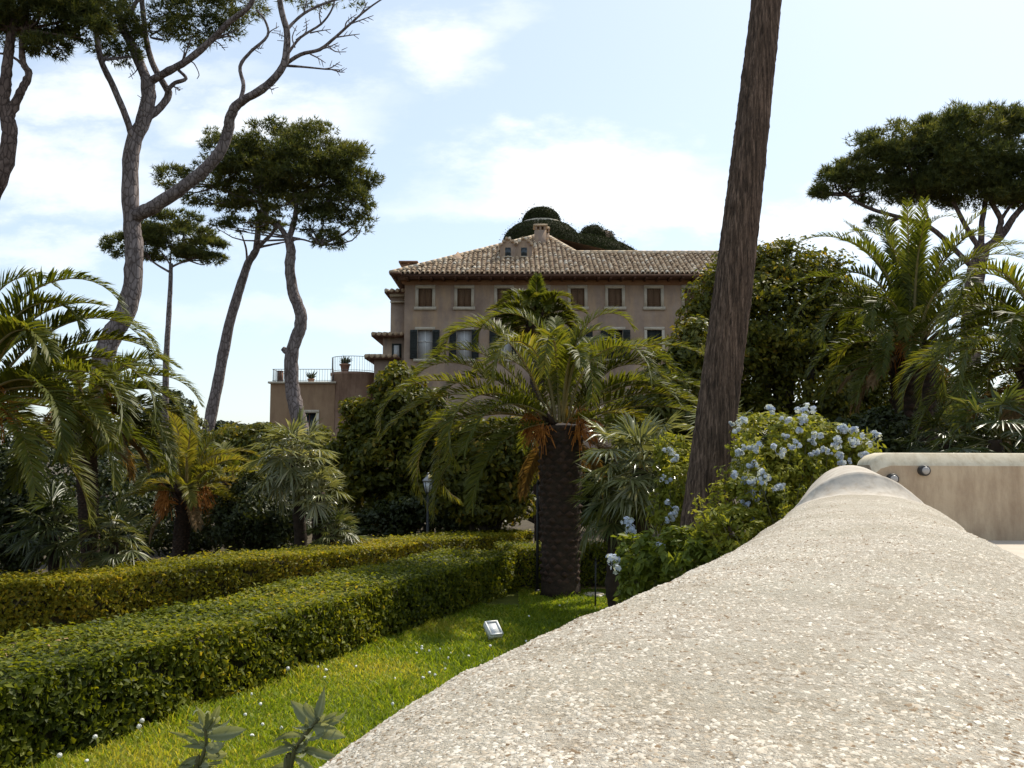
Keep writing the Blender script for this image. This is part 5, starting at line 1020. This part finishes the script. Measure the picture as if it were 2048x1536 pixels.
# ------------------------------------------------------------------ weeds on the wall foot
def weed(label, stem, lv, d):
    q = [P(x, y, d) for x, y in stem]; base = q[-1].copy(); base[2] = 0; th_ = thing('woolly_weed', label, 'plant', base)
    build('stem', *tube([*q[::-1]][::-1]+[base], np.linspace(.0035, .008, len(q)+1), 8, sub=4), MT['stem'], th_)
    lv = list(lv)
    for i in range(30):
        a_ = rng.uniform(0, 2*np.pi); k_ = rng.integers(0, 3); r_ = rng.uniform(14, 52); bx, by = stem[k_]; lv.append((bx, by+rng.uniform(-4, 14), bx+r_*math.cos(a_), by-abs(r_*math.sin(a_))*.8+rng.uniform(0, 12), rng.uniform(9, 17), rng.uniform(-50, 50), rng.uniform(-.08, .08)))
    for (bx, by, tx_, ty_, w_, tilt, dz_) in lv:
        b_ = P(bx, by, d); t_ = P(tx_, ty_, d+dz_); L_ = np.linalg.norm(t_-b_); ax = (t_-b_)/L_; view = unit(np.array([0, -1., .35])); sd_ = unit(np.cross(ax, view)); nn = np.cross(sd_, ax); sd_ = sd_*math.cos(R(tilt))+nn*math.sin(R(tilt)); nn = np.cross(sd_, ax)
        k_ = 15; s_ = np.linspace(0, 1, k_); t_ = b_+(t_-b_)*(.86+.2*rng.random()); wd = .66*w_*M(d)/2*np.clip(np.sin(np.pi*s_**.75), 0, 1)*(1+.05*np.sin(s_*31+bx)); wd[:2] = np.maximum(wd[:2], .0025); wd[-1] = .0004; V = []; arch = rng.uniform(.05, .38); cur = rng.normal(0, .14)
        for si, wi in zip(s_, wd):
            c_ = b_+ax*L_*si - nn*L_*arch*math.sin(np.pi*si*.9) + sd_*L_*cur*si*si
            for u_, up_ in ((-1, .42), (-.66, .20), (-.33, .08), (0, 0), (.33, .08), (.66, .20), (1, .42)): V.append(c_+sd_*wi*u_+nn*(wi*up_)+nn*.0016*math.sin(si*34-abs(u_)*4)*abs(u_))
        build('leaf', V, grid_faces(k_, 7), MT['sage'], th_, tint=np.clip(rng.random()*.6+np.tile([.25, .1, 0, .45, 0, .1, .25], k_), 0, 1), smooth=True)
weed('grey-green woolly-leaved weed at the bottom edge, farther from the wall', [(410, 1455), (412, 1490), (400, 1530), (390, 1600)],
     [(412, 1465, 395, 1408, 26, 10, .02), (414, 1466, 438, 1412, 24, -20, -.02), (414, 1472, 490, 1452, 42, 15, -.05), (410, 1470, 372, 1455, 26, 30, .05), (414, 1468, 462, 1432, 22, 40, .06), (408, 1500, 330, 1470, 20, 30, .02), (405, 1515, 345, 1536, 26, 20, -.05), (408, 1510, 450, 1525, 30, -30, -.04), (410, 1490, 432, 1500, 36, 10, -.08), (408, 1462, 420, 1430, 22, -30, -.06), (398, 1540, 440, 1560, 30, 20, 0), (396, 1545, 340, 1570, 26, 10, 0)], 2.3)
weed('grey-green woolly-leaved weed at the bottom edge, touching the rounded wall', [(635, 1440), (612, 1468), (590, 1500), (580, 1540), (570, 1610)],
     [(632, 1446, 652, 1374, 30, 10, .03), (628, 1446, 575, 1408, 44, 10, .04), (630, 1450, 690, 1432, 26, 20, -.03), (625, 1455, 690, 1475, 44, -20, -.06), (598, 1490, 508, 1512, 24, 25, -.04), (612, 1470, 545, 1490, 22, 35, -.02), (600, 1495, 680, 1502, 26, 20, -.05), (588, 1515, 640, 1530, 24, 30, -.04), (632, 1442, 612, 1415, 22, -30, -.05), (630, 1446, 665, 1425, 22, 40, .05), (582, 1530, 530, 1545, 22, 10, 0)], 2.0)

# ------------------------------------------------------------------ garden fittings
def rotm(rx, ry, rz): return np.array(Matrix.Rotation(rz, 3, 'Z') @ Matrix.Rotation(ry, 3, 'Y') @ Matrix.Rotation(rx, 3, 'X'))
p = G(986, 1282); fl = thing('floodlight', 'small white square floodlight tilted up on the lawn', 'lamp', (p[0], p[1], 0)); Rm = rotm(R(-52), R(0), R(28)); c = np.array([p[0], p[1], .115])
h_ = MB().box(c, (.15, .055, .19), Rm).box(c+Rm@np.array([0, .045, 0]), (.11, .05, .14), Rm); h_.build('housing', MT['white'], fl)
m_ = MB()
for (dx_, dz_, sx_, sz_) in ((-.068, 0, .016, .192), (.068, 0, .016, .192), (0, .089, .12, .016), (0, -.089, .12, .016)): m_.box(c+Rm@np.array([dx_, -.034, dz_]), (sx_, .018, sz_), Rm)
m_.build('rim', MT['white'], fl); MB().box(c+Rm@np.array([0, -.0295, 0]), (.118, .004, .16), Rm).build('glass', MT['lens'], fl)
MB().box((p[0], p[1]+.02, .03), (.10, .03, .07)).build('bracket', MT['white'], fl)
p = G(1187, 1193); cov = thing('drain_cover', 'pale round cover lying in the grass right of the central palm foot', 'cover', (p[0], p[1], 0)); build('plate', *revolve([(.15, .0), (.155, .035), (.145, .045), (.01, .048)], p[:2], 24), MT['frame'], cov); build('ring', *revolve([(.175, .0), (.175, .03), (.160, .034)], p[:2], 24), MT['steel'], cov)
p = G(1074, 1187); stk = thing('thin_post', 'thin dark iron post beside the central palm trunk', 'post', (p[0], p[1], 0)); build('pole', *tube([[p[0], p[1], 0], [p[0]+.02, p[1], 1.6]], [.022, .02], 8), MT['metal'], stk); build('collar', *tube([[p[0]+.002, p[1], .0], [p[0]+.002, p[1], .06]], [.045, .035], 10), MT['metal'], stk); build('tip', *tube([[p[0]+.02, p[1], 1.6], [p[0]+.02, p[1], 1.66]], [.03, .006], 8), MT['metal'], stk)
p = P(856, 1000, 17.0); lp = thing('lamp_post', 'garden lamp post with a small glass lantern before the dark tree', 'lamp', (p[0], p[1], 0)); zb = P(856, 984, 17)[2]; x_, y_ = p[0], p[1]
build('pole', *tube([[x_, y_, 0], [x_, y_, .25], [x_, y_, .27], [x_, y_, zb-.03]], [.06, .05, .03, .024], 10), MT['metal'], lp); build('lantern_glass', *tube([[x_, y_, zb], [x_, y_, zb+.20]], [.055, .095], 6), MT['lens'], lp)
m_ = MB(); m_.add(*tube([[x_, y_, zb-.04], [x_, y_, zb]], [.03, .065], 6))
for i in range(6):
    a = i*np.pi/3; A_ = np.cross([0, 0, 1.], [0, 1, .13]); o1 = np.array([math.cos(a), math.sin(a), 0]); m_.add(*tube([np.array([x_, y_, zb])+o1*.058, np.array([x_, y_, zb+.20])+o1*.098], .007, 5))
lf = m_.build('lantern_frame', MT['metal'], lp); build('lantern_cap', *tube([[x_, y_, zb+.20], [x_, y_, zb+.225], [x_, y_, zb+.29], [x_, y_, zb+.33]], [.115, .11, .045, .02], 8), MT['steel'], lp); build('finial', *ball((x_, y_, zb+.35), .022), MT['steel'], lp)
p = P(1190, 1140, 11.9); s2 = thing('thin_stake', 'short thin stake standing in the bed right of the central palm', 'stake', (p[0], p[1], 0)); build('pole', *tube([[p[0], p[1], 0], [p[0]+.01, p[1], .62]], [.012, .01], 6), MT['metal'], s2); build('tip', *tube([[p[0]+.01, p[1], .62], [p[0]+.01, p[1], .66]], [.014, .004], 6), MT['metal'], s2)
for o_ in bpy.data.objects:
    if '_o' in o_: del o_['_o']
